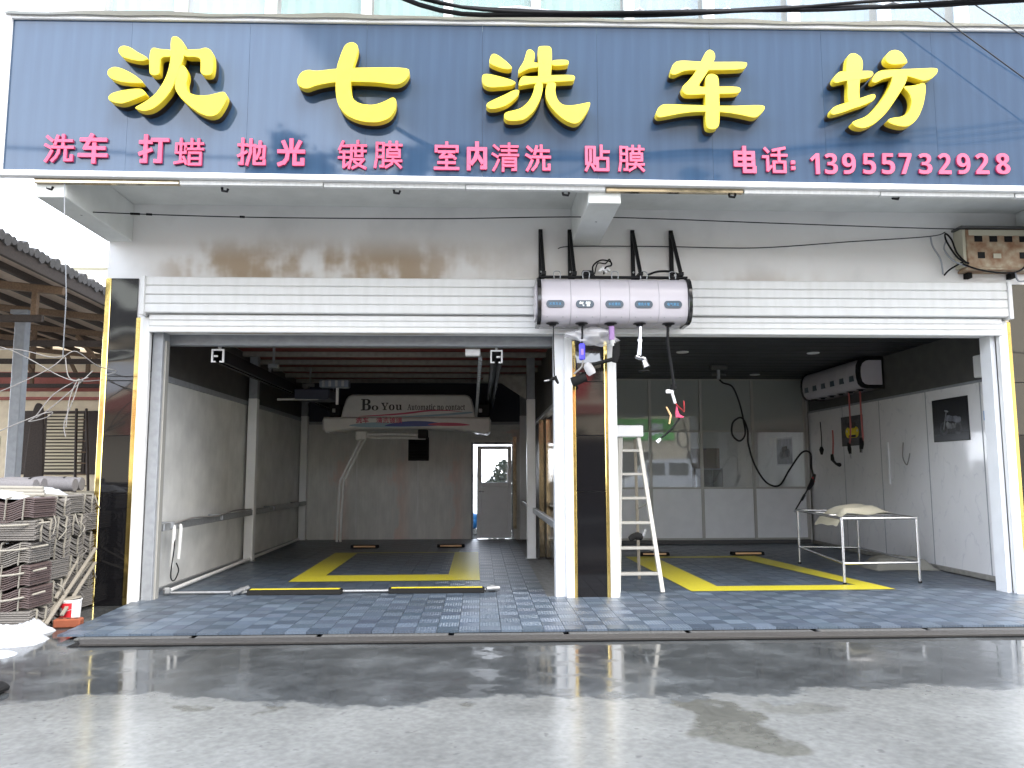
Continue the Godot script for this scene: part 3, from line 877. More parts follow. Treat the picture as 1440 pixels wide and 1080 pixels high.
func print_text(o: Node3D, parent: Node, called: String, s: String, font: Font, m: Material, c: Vector3, w: float, h: float, bs := Basis.IDENTITY):
	var tm := text_mesh(s, font, 0.006)
	tm.surface_set_material(0, m)
	var bb := tm.get_aabb()
	var t := MeshInstance3D.new()
	t.mesh = tm
	t.name = numbered(called, parent)
	parent.add_child(t, true)
	var sc := Vector3(w / bb.size.x, h / bb.size.y, 1)
	t.transform = Transform3D(bs.scaled_local(sc), c - o.position - bs * (bb.get_center() * sc))

# ---------------------------------------------------------------- floor of ribbed tiles
func make_floor_mat():
	var sb := MB.new()
	sb.span(Vector3(-4.06, 0.004, -8.56), Vector3(1.16, 0.03, -0.02))
	sb.span(Vector3(1.6, 0.004, -10.7), Vector3(6.94, 0.03, -0.02))
	sb.span(Vector3(1.0, 0.004, -0.25), Vector3(1.65, 0.029, -0.02))
	structure("concrete_floor", sb, M.concrete)
	# concrete step strip under the front edge, in short casts with gaps
	var st := MB.new()
	var x := -3.66
	var k := 0
	while x < 7.4:
		var w := 1.02 + 0.07 * (k % 3)
		st.span(Vector3(x, 0.003, -0.02), Vector3(x + w, 0.027 - 0.003 * (k % 2), 2.01 + 0.014 * (k % 2)), 0.006)
		x += w + 0.05
		k += 1
	structure("concrete_step", st, M.step_concrete)
	var o := thing("tile_floor", "blue grey ribbed plastic tile floor running out to the drain", "floor mat", Vector3(1.3, 0.03, 0))
	var rng := RandomNumberGenerator.new()
	rng.seed = 77
	var far := [MB.new(o.position), MB.new(o.position)]
	var s := 0.4
	var count := 0
	for iz in 28:
		for ix in 30:
			var x0 := -4.0 + ix * s
			var z1 := 1.93 - iz * s
			var zc := z1 - s * 0.5
			if zc < -10.5 or (zc < -8.5 and x0 < 1.6): continue
			if zc < -0.2 and (x0 + s * 0.5 < -4.06 or (x0 + s * 0.5 > 1.0 and x0 + s * 0.5 < 1.6) or x0 + s * 0.5 > 6.94): continue
			if zc < -6.9: if x0 > 1.2: continue
			var tone := rng.randf_range(0.8, 1.15)
			var near := zc > -1.95
			var ms := far if not near else [MB.new(o.position), MB.new(o.position)]
			for qx in 2:
				for qz in 2:
					var alt := (qx + qz) % 2
					var xa := x0 + qx * 0.2 + 0.0025
					var xb := xa + 0.195
					var za := z1 - qz * 0.2 - 0.0025
					var zb := za - 0.195
					var lim := -3.985 + 0.14 * clampf(za / 1.93, 0, 1)
					xa = maxf(xa, lim)
					if xb - xa < 0.02: continue
					var lift := rng.randf_range(0.0, 0.0015)
					var b: MB = ms[alt]
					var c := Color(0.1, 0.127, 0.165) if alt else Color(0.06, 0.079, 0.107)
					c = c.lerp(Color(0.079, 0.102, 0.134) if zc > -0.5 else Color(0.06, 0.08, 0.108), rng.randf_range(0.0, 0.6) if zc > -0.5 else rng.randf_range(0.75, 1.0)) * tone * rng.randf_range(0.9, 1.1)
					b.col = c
					var yt := 0.05 + lift
					var p := [Vector3(xa, yt, za), Vector3(xb, yt, za), Vector3(xb, yt, zb), Vector3(xa, yt, zb)]
					var uv := []
					for e in p: uv.append(Vector2(e.x, e.z) if alt else Vector2(e.z, e.x))
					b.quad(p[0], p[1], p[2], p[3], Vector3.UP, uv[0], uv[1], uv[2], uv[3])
					b.pquad(p[0], p[1], p[1] - Vector3(0, yt - 0.031, 0), p[0] - Vector3(0, yt - 0.031, 0), Vector3.BACK)
					b.pquad(p[0], p[3], p[3] - Vector3(0, yt - 0.031, 0), p[0] - Vector3(0, yt - 0.031, 0), Vector3.LEFT)
					b.pquad(p[1], p[2], p[2] - Vector3(0, yt - 0.031, 0), p[1] - Vector3(0, yt - 0.031, 0), Vector3.RIGHT)
			if near:
				var arr := ArrayMesh.new()
				for a in 2:
					ms[a].st.set_material(M["mat_rib_%d" % a])
					ms[a].st.commit(arr)
				if arr.get_surface_count() == 0: continue
				var t := MeshInstance3D.new()
				t.mesh = arr
				t.name = numbered("floor_tile", o)
				o.add_child(t, true)
				count += 1
	var fa := ArrayMesh.new()
	for a in 2:
		far[a].st.set_material(M["mat_rib_%d" % a])
		far[a].st.commit(fa)
	var ft := MeshInstance3D.new()
	ft.mesh = fa
	ft.name = "far_floor_tiles"
	ft.set_meta("kind", "stuff")
	o.add_child(ft, true)
	# yellow parking frames laid in the floor
	for f in [[[-2.58, -1.53], [0.0, -1.55], [-0.03, -5.5], [-2.66, -5.5], [-2.2, -2.18], [-0.45, -2.2], [-0.46, -5.38], [-2.24, -5.38]],
			[[2.6, -0.37], [5.18, -0.39], [4.8, -4.45], [2.52, -4.45], [3.04, -0.78], [4.86, -0.8], [4.4, -4.2], [3.02, -4.2]]]:
		var mb := MB.new(o.position)
		for i in 4:
			var j := (i + 1) % 4
			var q := []
			for e in [f[i], f[j], f[4 + j], f[4 + i]]: q.append(Vector3(e[0], 0.0555, e[1]))
			mb.pquad(q[0], q[1], q[2], q[3], Vector3.UP)
		build("yellow_frame", mb, M.mat_yellow, o)
	# drain grate in front
	var d := thing("drain_grate", "long dark steel drain grate along the front of the floor", "drain", Vector3(1.5, 0, 2.14))
	bx(d, "channel", M.black, Vector3(-3.6, 0.004, 2.035), Vector3(7.5, 0.008, 2.25))
	for i in 4:
		bx(d, "bar", M.iron, Vector3(-3.58 + 0.03 * i, 0.008, 2.045 + i * 0.054), Vector3(7.45, 0.03, 2.075 + i * 0.054), 0.003)
	for i in 22:
		bx(d, "cross_bar", M.iron, Vector3(-3.5 + i * 0.5, 0.009, 2.04), Vector3(-3.488 + i * 0.5, 0.02, 2.24))

# ---------------------------------------------------------------- left bay: touchless wash
func make_left_bay():
	var o := thing("wash_bay_lining", "grey stained sheet lining, red ceiling and steel posts of the left bay", "wall lining", Vector3(-1.4, 0, -4.3))
	# left wall: two sheets, dark band above
	for p in [[-0.28, -3.38], [-3.384, -6.0], [-6.004, -8.56]]:
		wallq(o, "wall_sheet", M.bay_wall, Vector3(-4.0, 0.04, p[0]), Vector3(-4.0, 0.04, p[1]), Vector3(-4.0, 2.67, p[1]), Vector3(-4.0, 2.67, p[0]), 0.055)
	bx(o, "edge_rail", M.grey_metal, Vector3(-4.05, 2.672, -8.5), Vector3(-3.965, 2.74, -0.28))
	bx(o, "upper_sheet", M.dark_board, Vector3(-4.05, 2.742, -8.5), Vector3(-4.01, 3.56, -0.28))
	bx(o, "skirting", M.galvanised, Vector3(-4.0, 0.045, -8.5), Vector3(-3.955, 0.1, -0.3), 0.006)
	# rear wall sheets with pale joint strips
	for p in [[-4.0, -2.76], [-2.745, -1.4], [-1.385, -0.2]]:
		wallq(o, "wall_sheet", M.back_wall, Vector3(p[0], 0.04, -8.5), Vector3(p[1], 0.04, -8.5), Vector3(p[1], 2.62, -8.5), Vector3(p[0], 2.62, -8.5), 0.05)
	wallq(o, "wall_sheet", M.back_wall, Vector3(-0.2, 2.2, -8.5), Vector3(1.16, 2.2, -8.5), Vector3(1.16, 2.62, -8.5), Vector3(-0.2, 2.62, -8.5), 0.05)
	wallq(o, "wall_sheet", M.back_wall, Vector3(0.74, 0.04, -8.5), Vector3(1.16, 0.04, -8.5), Vector3(1.16, 2.196, -8.5), Vector3(0.74, 2.196, -8.5), 0.05)
	for x in [-2.752, -1.392]:
		bx(o, "joint_strip", M.white_metal, Vector3(x - 0.016, 0.06, -8.499), Vector3(x + 0.016, 2.6, -8.488))
	bx(o, "upper_sheet", M.navy, Vector3(-4.0, 2.624, -8.55), Vector3(1.16, 3.56, -8.5))
	bx(o, "edge_rail", M.grey_metal, Vector3(-4.0, 2.6, -8.5), Vector3(1.16, 2.66, -8.44))
	# right side: bright polished gold sheets between the posts, dull sheets behind
	bx(o, "upper_sheet", M.dark_board, Vector3(1.125, 2.5, -8.5), Vector3(1.158, 3.56, -0.28))
	for p in [[-0.3, -2.2], [-2.204, -3.3], [-3.304, -4.1]]:
		bx(o, "gold_sheet", M.gold_mirror, Vector3(1.13, 0.06, p[1]), Vector3(1.156, 2.496, p[0]))
	bx(o, "wall_sheet", M.dark_board, Vector3(1.13, 0.06, -8.5), Vector3(1.156, 2.496, -4.104))
	bx(o, "gold_sheet", M.gold_mirror, Vector3(1.03, 0.06, -4.42), Vector3(1.128, 2.44, -4.4))
	bx(o, "gold_sheet", M.gold_mirror, Vector3(0.72, 0.3, -8.0), Vector3(0.80, 2.3, -7.98))
	bx(o, "edge_rail", M.galvanised, Vector3(1.06, 2.46, -8.4), Vector3(1.13, 2.52, -0.3), 0.005)
	# posts
	for p in [[-3.87, -4.2], [-3.9, -8.35], [0.88, -4.26], [0.96, -8.25]]:
		bx(o, "post", M.panel_white, Vector3(p[0] - 0.075, 0.05, p[1] - 0.075), Vector3(p[0] + 0.075, 2.78, p[1] + 0.075), 0.008)
		bx(o, "post_foot", M.galvanised, Vector3(p[0] - 0.1, 0.052, p[1] - 0.1), Vector3(p[0] + 0.1, 0.066, p[1] + 0.1))
		bx(o, "upper_post", M.grey_metal, Vector3(p[0] - 0.07, 2.781, p[1] - 0.07), Vector3(p[0] + 0.07, 3.5, p[1] + 0.07), 0.006)
	for z in [-4.26]:
		bx(o, "cross_beam", M.joist, Vector3(0.05, 3.08, z - 0.05), Vector3(0.8, 3.2, z + 0.05), 0.008)
		var g := MB.new(o.position)
		g.extrude(PackedVector2Array([Vector2(0.35, 3.08), Vector2(0.8, 2.78), Vector2(0.8, 3.08)]), z - 0.04, z + 0.04)
		build("gusset_plate", g, M.joist, o)
	# hand rails with clamps along both sides
	for e in [[-3.84, 0.86, -0.36, -8.3], [0.93, 0.87, -0.3, -8.2]]:
		bx(o, "side_rail", M.galvanised, Vector3(e[0] - 0.03, e[1] - 0.045, e[3]), Vector3(e[0] + 0.03, e[1] + 0.045, e[2]), 0.006)
		for z in [-0.6, -2.5, -5.5, -7.6]:
			bx(o, "rail_clip", M.grey_metal, Vector3(minf(e[0] * 0.985, e[0] * 1.04), e[1] - 0.03, z - 0.03), Vector3(maxf(e[0] * 0.985, e[0] * 1.04), e[1] + 0.055, z + 0.03), 0.004)
	# ceiling sheet and joists
	bx(o, "ceiling_sheet", M.ceiling_red, Vector3(-4.0, 3.56, -8.5), Vector3(1.16, 3.6, -0.25))
	for k in 8:
		bx(o, "joist", M.joist, Vector3(-4.0, 3.47, -1.03 - k * 0.98), Vector3(1.12, 3.555, -0.95 - k * 0.98), 0.006)
	# black exhaust grille on the rear wall
	var v := thing("wall_vent", "square black vent fan on the rear wall of the left bay", "vent", Vector3(-1.38, 1.78, -8.48))
	bx(v, "frame", M.black, Vector3(-1.61, 1.785, -8.497), Vector3(-1.15, 2.31, -8.44), 0.01)
	for k in 7:
		var mb := MB.new(v.position)
		mb.box(Vector3(-1.38, 1.85 + k * 0.066, -8.425), Vector3(0.4, 0.05, 0.012), 0.002, Basis(Vector3.RIGHT, 0.6))
		build("louvre", mb, M.rubber, v)
	# rear door, ajar, with a glazed upper half
	var d := thing("rear_door", "pale rear door of the left bay, ajar, with glass upper half", "door", Vector3(0.72, 0.05, -8.53))
	var fb := MB.new(d.position)
	for q in [[Vector3(-0.07, 0.06, -8.56), Vector3(0.04, 2.12, -8.51)], [Vector3(0.62, 0.06, -8.56), Vector3(0.71, 2.12, -8.51)], [Vector3(0.04, 2.04, -8.56), Vector3(0.62, 2.12, -8.51)], [Vector3(0.04, 1.2, -8.56), Vector3(0.62, 1.3, -8.51)]]:
		fb.span(q[0], q[1], 0.008)
	build("leaf_frame", fb, M.panel_white, d)
	bx(d, "lower_panel", M.panel_white, Vector3(0.04, 0.06, -8.545), Vector3(0.62, 1.2, -8.525))
	bx(d, "glass_pane", M.glass, Vector3(0.04, 1.3, -8.54), Vector3(0.62, 2.04, -8.534))
	tb(d, "handle", M.chrome, [Vector3(-0.02, 1.1, -8.51), Vector3(-0.02, 1.1, -8.46), Vector3(0.09, 1.1, -8.46)], 0.011)
	bx(d, "jamb", M.grey_metal, Vector3(0.715, 0.05, -8.56), Vector3(0.75, 2.2, -8.49), 0.005)
	bx(d, "jamb", M.grey_metal, Vector3(-0.2, 0.05, -8.56), Vector3(-0.15, 2.2, -8.49), 0.005)
	bx(d, "head", M.grey_metal, Vector3(-0.15, 2.15, -8.56), Vector3(0.715, 2.2, -8.49), 0.005)
	# what shows behind the door
	var bm := MB.new()
	for i in 900:
		var r := RandomNumberGenerator.new()
		r.seed = 900 + i
		var t := r.randf()
		var p := Vector3(0.2 + t * 0.75, 0.1 + r.randf() * (1.1 + 0.6 * sin(t * 2.6)), -10.9) + Vector3(r.randfn(0, 0.05), r.randfn(0, 0.05), r.randfn(0, 0.12))
		var bs := Basis(Vector3(r.randfn(), r.randfn(), r.randfn()).normalized(), r.randf() * 6.0)
		bm.quad(p + bs * Vector3(-0.06, -0.03, 0), p + bs * Vector3(0.06, -0.03, 0), p + bs * Vector3(0.07, 0.03, 0), p + bs * Vector3(-0.06, 0.035, 0), bs.z)
	tag(build("shrub", bm, M.leaf), "dark shrub standing outside behind the rear door's glass", "shrub")
	var bl := thing("blue_ball", "bright blue ball outside, seen through the gap of the rear door", "ball", Vector3(-0.18, 0.0, -10.5))
	var bb := MB.new(bl.position)
	var prof := []
	for i in 13: prof.append(Vector2(sin(PI * i / 12.0) * 0.2, 0.2 - cos(PI * i / 12.0) * 0.2))
	bb.lathe(prof, 18, Transform3D(Basis.IDENTITY, bl.position + Vector3(0, 0.13, 0)))
	build("shell", bb, M.sky_blue, bl)
	var cr := MB.new(bl.position)
	cr.span(Vector3(-0.32, 0.005, -10.64), Vector3(-0.05, 0.14, -10.36), 0.01)
	build("stand", cr, M.concrete, bl)

	# overhead rails
	for e in [[-3.275, "left", 0], [0.205, "right", 1]]:
		var r := thing("overhead_rail", "dark overhead rail with open square white end, on the %s of the left bay" % e[1], "rail", Vector3(e[0], 2.89, -4.3), "overhead rails of the wash gantry")
		var x: float = e[0]
		var ch := MB.new(r.position)
		for q in [[-0.07, 2.895, -0.06, 3.045], [0.06, 2.895, 0.07, 3.045], [-0.06, 3.035, 0.06, 3.045], [-0.06, 2.895, -0.022, 2.905], [0.022, 2.895, 0.06, 2.905]]:
			ch.span(Vector3(x + q[0], q[1], -8.3), Vector3(x + q[2], q[3], -0.45))
		build("channel", ch, M.black, r)
		var en := MB.new(r.position)
		for q in [[-0.078, 2.885, -0.058, 3.053], [0.058, 2.885, 0.078, 3.053], [-0.058, 3.033, 0.058, 3.053], [-0.058, 2.885, -0.025, 2.903], [0.025, 2.885, 0.058, 2.903]]:
			en.span(Vector3(x + q[0], q[1], -0.45), Vector3(x + q[2], q[3], -0.42), 0.002)
		en.span(Vector3(x - 0.05 if e[2] == 0 else x + 0.0, 2.955, -0.448), Vector3(x if e[2] == 0 else x + 0.05, 2.975, -0.43))
		build("end_frame", en, M.white_paint, r)
		for z in [-0.5, -2.9, -5.6, -8.0]:
			bx(r, "hanger", M.white_paint if z > -1 else M.grey_metal, Vector3(x - 0.014, 3.046, z - 0.03), Vector3(x + 0.014, 3.14, z + 0.03))
			bx(r, "hanger_plate", M.white_paint if z > -1 else M.grey_metal, Vector3(x - 0.09 + 0.07, 3.14, z - 0.06), Vector3(x + 0.13, 3.2, z + 0.06), 0.005)
			bx(r, "hanger_rod", M.grey_metal, Vector3(x + 0.04, 3.2, z - 0.02), Vector3(x + 0.07, 3.5, z + 0.02))
	bx(thing("switch_box", "small white box hung beside the right overhead rail", "box", Vector3(-0.04, 3.0, -0.5)), "case", M.white_paint, Vector3(-0.19, 2.985, -0.56), Vector3(0.0, 3.075, -0.45), 0.01)
	# cable chain hanging beside the right rail
	tag(build("cable_chain", chain(Vector3(0.0, 2.98, -0.7), Vector3(-0.08, 2.62, -6.3), 40), M.grey_metal), "grey cable chain running along the right overhead rail", "cable")
	# cross carriage seen under the left rail
	var cc := thing("rail_trolley", "blue grey trolley with motor on the left overhead rail", "trolley", Vector3(-2.9, 2.8, -4.6))
	bx(cc, "motor", M.navy, Vector3(-3.2, 2.78, -4.9), Vector3(-2.6, 2.96, -4.2), 0.02)
	bx(cc, "cover", mat("cover_blue", 0.16, 0.19, 0.24, 0.4), Vector3(-2.75, 2.97, -4.3), Vector3(-2.25, 3.1, -4.1), 0.015)
	for k in 4: bx(cc, "fin", M.galvanised, Vector3(-2.7 + k * 0.11, 2.985, -4.1), Vector3(-2.66 + k * 0.11, 3.085, -4.08))
	bx(cc, "bracket", M.white_metal, Vector3(-2.47, 2.68, -4.2), Vector3(-2.43, 2.965, -4.14))
	tb(cc, "lamp_tube", M.porcelain, [Vector3(-3.5, 2.78, -4.3), Vector3(-2.8, 2.79, -4.3)], 0.02, 8)

	# the gantry's wash head
	var g := thing("car_wash_machine", "long white wash machine with lettering, hung from rails in the left bay", "car wash machine", Vector3(-1.45, 2.3, -6.6))
	var up := MB.new(g.position)
	var shape := PackedVector2Array([Vector2(-2.78, 2.6), Vector2(-2.74, 2.8), Vector2(-2.68, 2.99), Vector2(-2.63, 3.05), Vector2(-2.56, 3.075), Vector2(-0.3, 3.075), Vector2(-0.22, 3.05), Vector2(-0.17, 2.99), Vector2(-0.12, 2.8), Vector2(-0.1, 2.6)])
	up.extrude(shape, -6.95, -6.42, 0.03, Transform3D.IDENTITY)
	var upper := build("upper_cover", up, M.machine_white, g)
	var lo := MB.new(g.position)
	var low := PackedVector2Array([Vector2(-3.1, 2.62), Vector2(-3.13, 2.55), Vector2(-3.12, 2.38), Vector2(-3.06, 2.315), Vector2(-2.85, 2.33), Vector2(-2.5, 2.38), Vector2(-1.45, 2.4), Vector2(-0.5, 2.37), Vector2(-0.1, 2.31), Vector2(0.15, 2.28), Vector2(0.21, 2.33), Vector2(0.22, 2.55), Vector2(0.18, 2.62)])
	lo.extrude(low, -6.98, -6.35, 0.035, Transform3D.IDENTITY)
	var lower := build("lower_cover", lo, M.machine_white, g)
	for x in [[-3.02, -2.8], [-0.09, 0.2]]:
		bx(g, "drive_unit", M.black, Vector3(x[0], 2.625, -6.9), Vector3(x[1], 2.9, -6.5), 0.02)
		bx(g, "roller", M.galvanised, Vector3(x[0] + 0.06, 2.72, -6.498), Vector3(x[0] + 0.13, 2.8, -6.46), 0.01)
	var serif := SystemFont.new()
	serif.font_names = PackedStringArray(["Droid Serif"])
	serif.font_weight = 700
	var face := -6.414
	print_text(g, upper, "print_letter", "B", serif, M.print_black, Vector3(-2.28, 2.87, face), 0.2, 0.23)
	print_text(g, upper, "print_letter", "o", serif, M.print_black, Vector3(-2.1, 2.805, face), 0.13, 0.1)
	print_text(g, upper, "print_letter", "You", serif, M.print_black, Vector3(-1.77, 2.835, face), 0.42, 0.15)
	print_text(g, upper, "print_line", "Automatic no contact", serif, M.print_black, Vector3(-0.88, 2.825, face), 1.15, 0.125)
	# painted swooshes and red characters on the cover
	var sw := [[M.print_cyan, [[-2.7, 2.45], [-2.2, 2.52], [-1.4, 2.50], [-1.0, 2.44], [-1.4, 2.42], [-2.2, 2.41]]],
		[M.print_blue, [[-2.0, 2.44], [-1.5, 2.54], [-1.0, 2.54], [-0.6, 2.46], [-1.0, 2.435], [-1.5, 2.43]]],
		[M.print_pink, [[-1.1, 2.47], [-0.8, 2.515], [-0.4, 2.50], [-0.15, 2.46], [-0.4, 2.44], [-0.8, 2.44]]]]
	var zz := -6.3485
	for e in sw:
		var mb := MB.new(g.position)
		var pl := PackedVector2Array()
		for q in e[1]: pl.append(Vector2(q[0], q[1]))
		mb.extrude(smooth_outline(pl), zz - 0.002, zz, 0.0, Transform3D.IDENTITY)
		build("swoosh", mb, e[0], lower)
		zz += 0.0015
	for e in [[[[-2.65, 2.625], [-1.6, 2.70], [-0.9, 2.79], [-0.2, 2.72], [-0.9, 2.76], [-1.6, 2.66]], M.print_pink], [[[-1.9, 2.625], [-1.1, 2.66], [-0.16, 2.74], [-0.14, 2.70], [-0.9, 2.63]], M.print_cyan]]:
		var mb := MB.new(g.position)
		var pl := PackedVector2Array()
		for q in e[0]: pl.append(Vector2(q[0], q[1]))
		mb.extrude(smooth_outline(pl), -6.4185, -6.4165 if e[1] == M.print_pink else -6.4155, 0.0)
		build("swoosh", mb, e[1], upper)
	var pk := MB.new(g.position)
	var i := 0
	for s in ["洗", "车"]:
		glyph(pk, s, -2.46 + 0.13 * i, 2.5, 0.115, 0.11, -6.352, -6.345, 0.014); i += 1
	i = 0
	for s in ["清", "洗", "镀", "膜"]:
		glyph(pk, s, -2.06 + 0.13 * i, 2.5, 0.115, 0.11, -6.352, -6.345, 0.012); i += 1
	build("red_print", pk, M.print_pink, lower)
	# spray arm
	for k in 2:
		var dx := 0.035 * (2 * k - 1)
		tb(g, "spray_pipe", M.white_metal, curve([Vector3(-1.1, 2.24 + dx, -6.6), Vector3(-2.1, 2.25 + dx, -6.6), Vector3(-2.34 + dx, 2.2, -6.6), Vector3(-2.68 + dx, 1.5, -6.6), Vector3(-2.76 + dx, 1.25, -6.6), Vector3(-2.8 + dx, 0.16, -6.6)], 5), 0.026, 8)
	bx(g, "arm_joint", M.white_metal, Vector3(-2.5, 2.17, -6.66), Vector3(-2.28, 2.36, -6.54), 0.02)
	bx(g, "arm_mount", M.black, Vector3(-1.25, 2.2, -6.68), Vector3(-1.05, 2.38, -6.52), 0.015)

	# pipe on the floor at the entrance, with wheel stops
	var fp := thing("floor_pipe", "white water pipe lying across the entrance of the left bay", "pipe", Vector3(-1.8, 0.05, -0.5))
	tb(fp, "pipe", M.galvanised, [Vector3(-3.76, 0.075, -0.45), Vector3(0.14, 0.075, -0.5)], 0.018, 10)
	tb(fp, "pipe", M.white_metal, [Vector3(-3.78, 0.09, -0.4), Vector3(-3.9, 0.1, -8.0)], 0.024, 10)
	for p in [Vector3(-3.77, 0.1, -0.43), Vector3(-2.88, 0.09, -0.46), Vector3(0.15, 0.09, -0.5)]:
		var mb := MB.new(fp.position)
		mb.box(p, Vector3(0.09, 0.085, 0.08), 0.02, Basis(Vector3.UP, 0.4))
		build("fitting", mb, M.galvanised, fp)
	tb(fp, "stub", M.galvanised, [Vector3(-2.96, 0.08, -0.3), Vector3(-2.83, 0.12, -0.52)], 0.03, 8)
	tb(fp, "stub", M.galvanised, [Vector3(0.08, 0.1, -0.42), Vector3(0.24, 0.1, -0.46)], 0.03, 8)
	var names := ["left one at the left bay entrance", "right one at the left bay entrance", "left one at the left bay rear", "right one at the left bay rear", "left one at the right bay rear", "right one at the right bay rear"]
	var spots := [[-2.8, -1.67, -0.42], [-1.11, 0.06, -0.46], [-2.52, -1.98, -6.4], [-0.84, -0.3, -6.45], [2.8, 3.33, -4.62], [4.44, 5.02, -4.62]]
	for k in 6:
		var p: Array = spots[k]
		var w := thing("wheel_stop", "black rubber wheel stop with a yellow stripe, " + names[k], "wheel stop", Vector3((p[0] + p[1]) * 0.5, 0.056, p[2]), "wheel stops on the tile floor")
		var xf := Transform3D(Basis(Vector3.UP, PI / 2), Vector3(p[0], 0, p[2]))
		var mb := MB.new(w.position)
		mb.extrude(PackedVector2Array([Vector2(-0.075, 0.056), Vector2(0.075, 0.056), Vector2(0.05, 0.112), Vector2(-0.05, 0.112)]), 0, p[1] - p[0], 0.01, xf)
		build("body", mb, M.rubber, w)
		var yl := MB.new(w.position)
		if k < 2: yl.span(Vector3(p[0] + 0.03, 0.1125, p[2] - 0.04), Vector3(p[1] - 0.03, 0.116, p[2] + 0.04))
		else: yl.box(Vector3((p[0] + p[1]) * 0.5, 0.088, p[2] + 0.066), Vector3(p[1] - p[0] - 0.12, 0.03, 0.006), 0.001, Basis(Vector3.RIGHT, -0.32))
		build("stripe", yl, M.yellow_tape if k < 2 else M.orange_plastic, w)
	# hooks with hanging pipes at the left wall
	var h := thing("wall_pipes", "two short white pipes and a cord hanging on the left wall rail", "pipe", Vector3(-3.85, 0.2, -0.6))
	for k in 2:
		var z := -0.62 - 0.22 * k
		tb(h, "pipe", M.white_metal, curve([Vector3(-3.8, 0.86, z), Vector3(-3.78, 0.8, z + 0.02), Vector3(-3.79, 0.36 + 0.08 * k, z + 0.03)], 4), 0.024, 8)
	tb(h, "cord", M.cable, curve([Vector3(-3.8, 0.85, -0.7), Vector3(-3.75, 0.6, -0.55), Vector3(-3.76, 0.28, -0.5), Vector3(-3.76, 0.2, -0.62), Vector3(-3.77, 0.3, -0.78), Vector3(-3.78, 0.4, -0.72)], 6), 0.008, 6)
	tb(h, "cord", M.cord, curve([Vector3(-3.79, 0.89, -0.62), Vector3(-3.78, 0.93, -1.3), Vector3(-3.79, 0.9, -2.2), Vector3(-3.78, 0.94, -3.1), Vector3(-3.8, 0.92, -4.0)], 6), 0.012, 6)

func chain(a: Vector3, b: Vector3, n: int) -> MB:
	var mb := MB.new()
	for i in n:
		var p := a.lerp(b, float(i) / n)
		mb.box(p, Vector3(0.05, 0.05, a.distance_to(b) / n * 0.8), 0.006)
	return mb

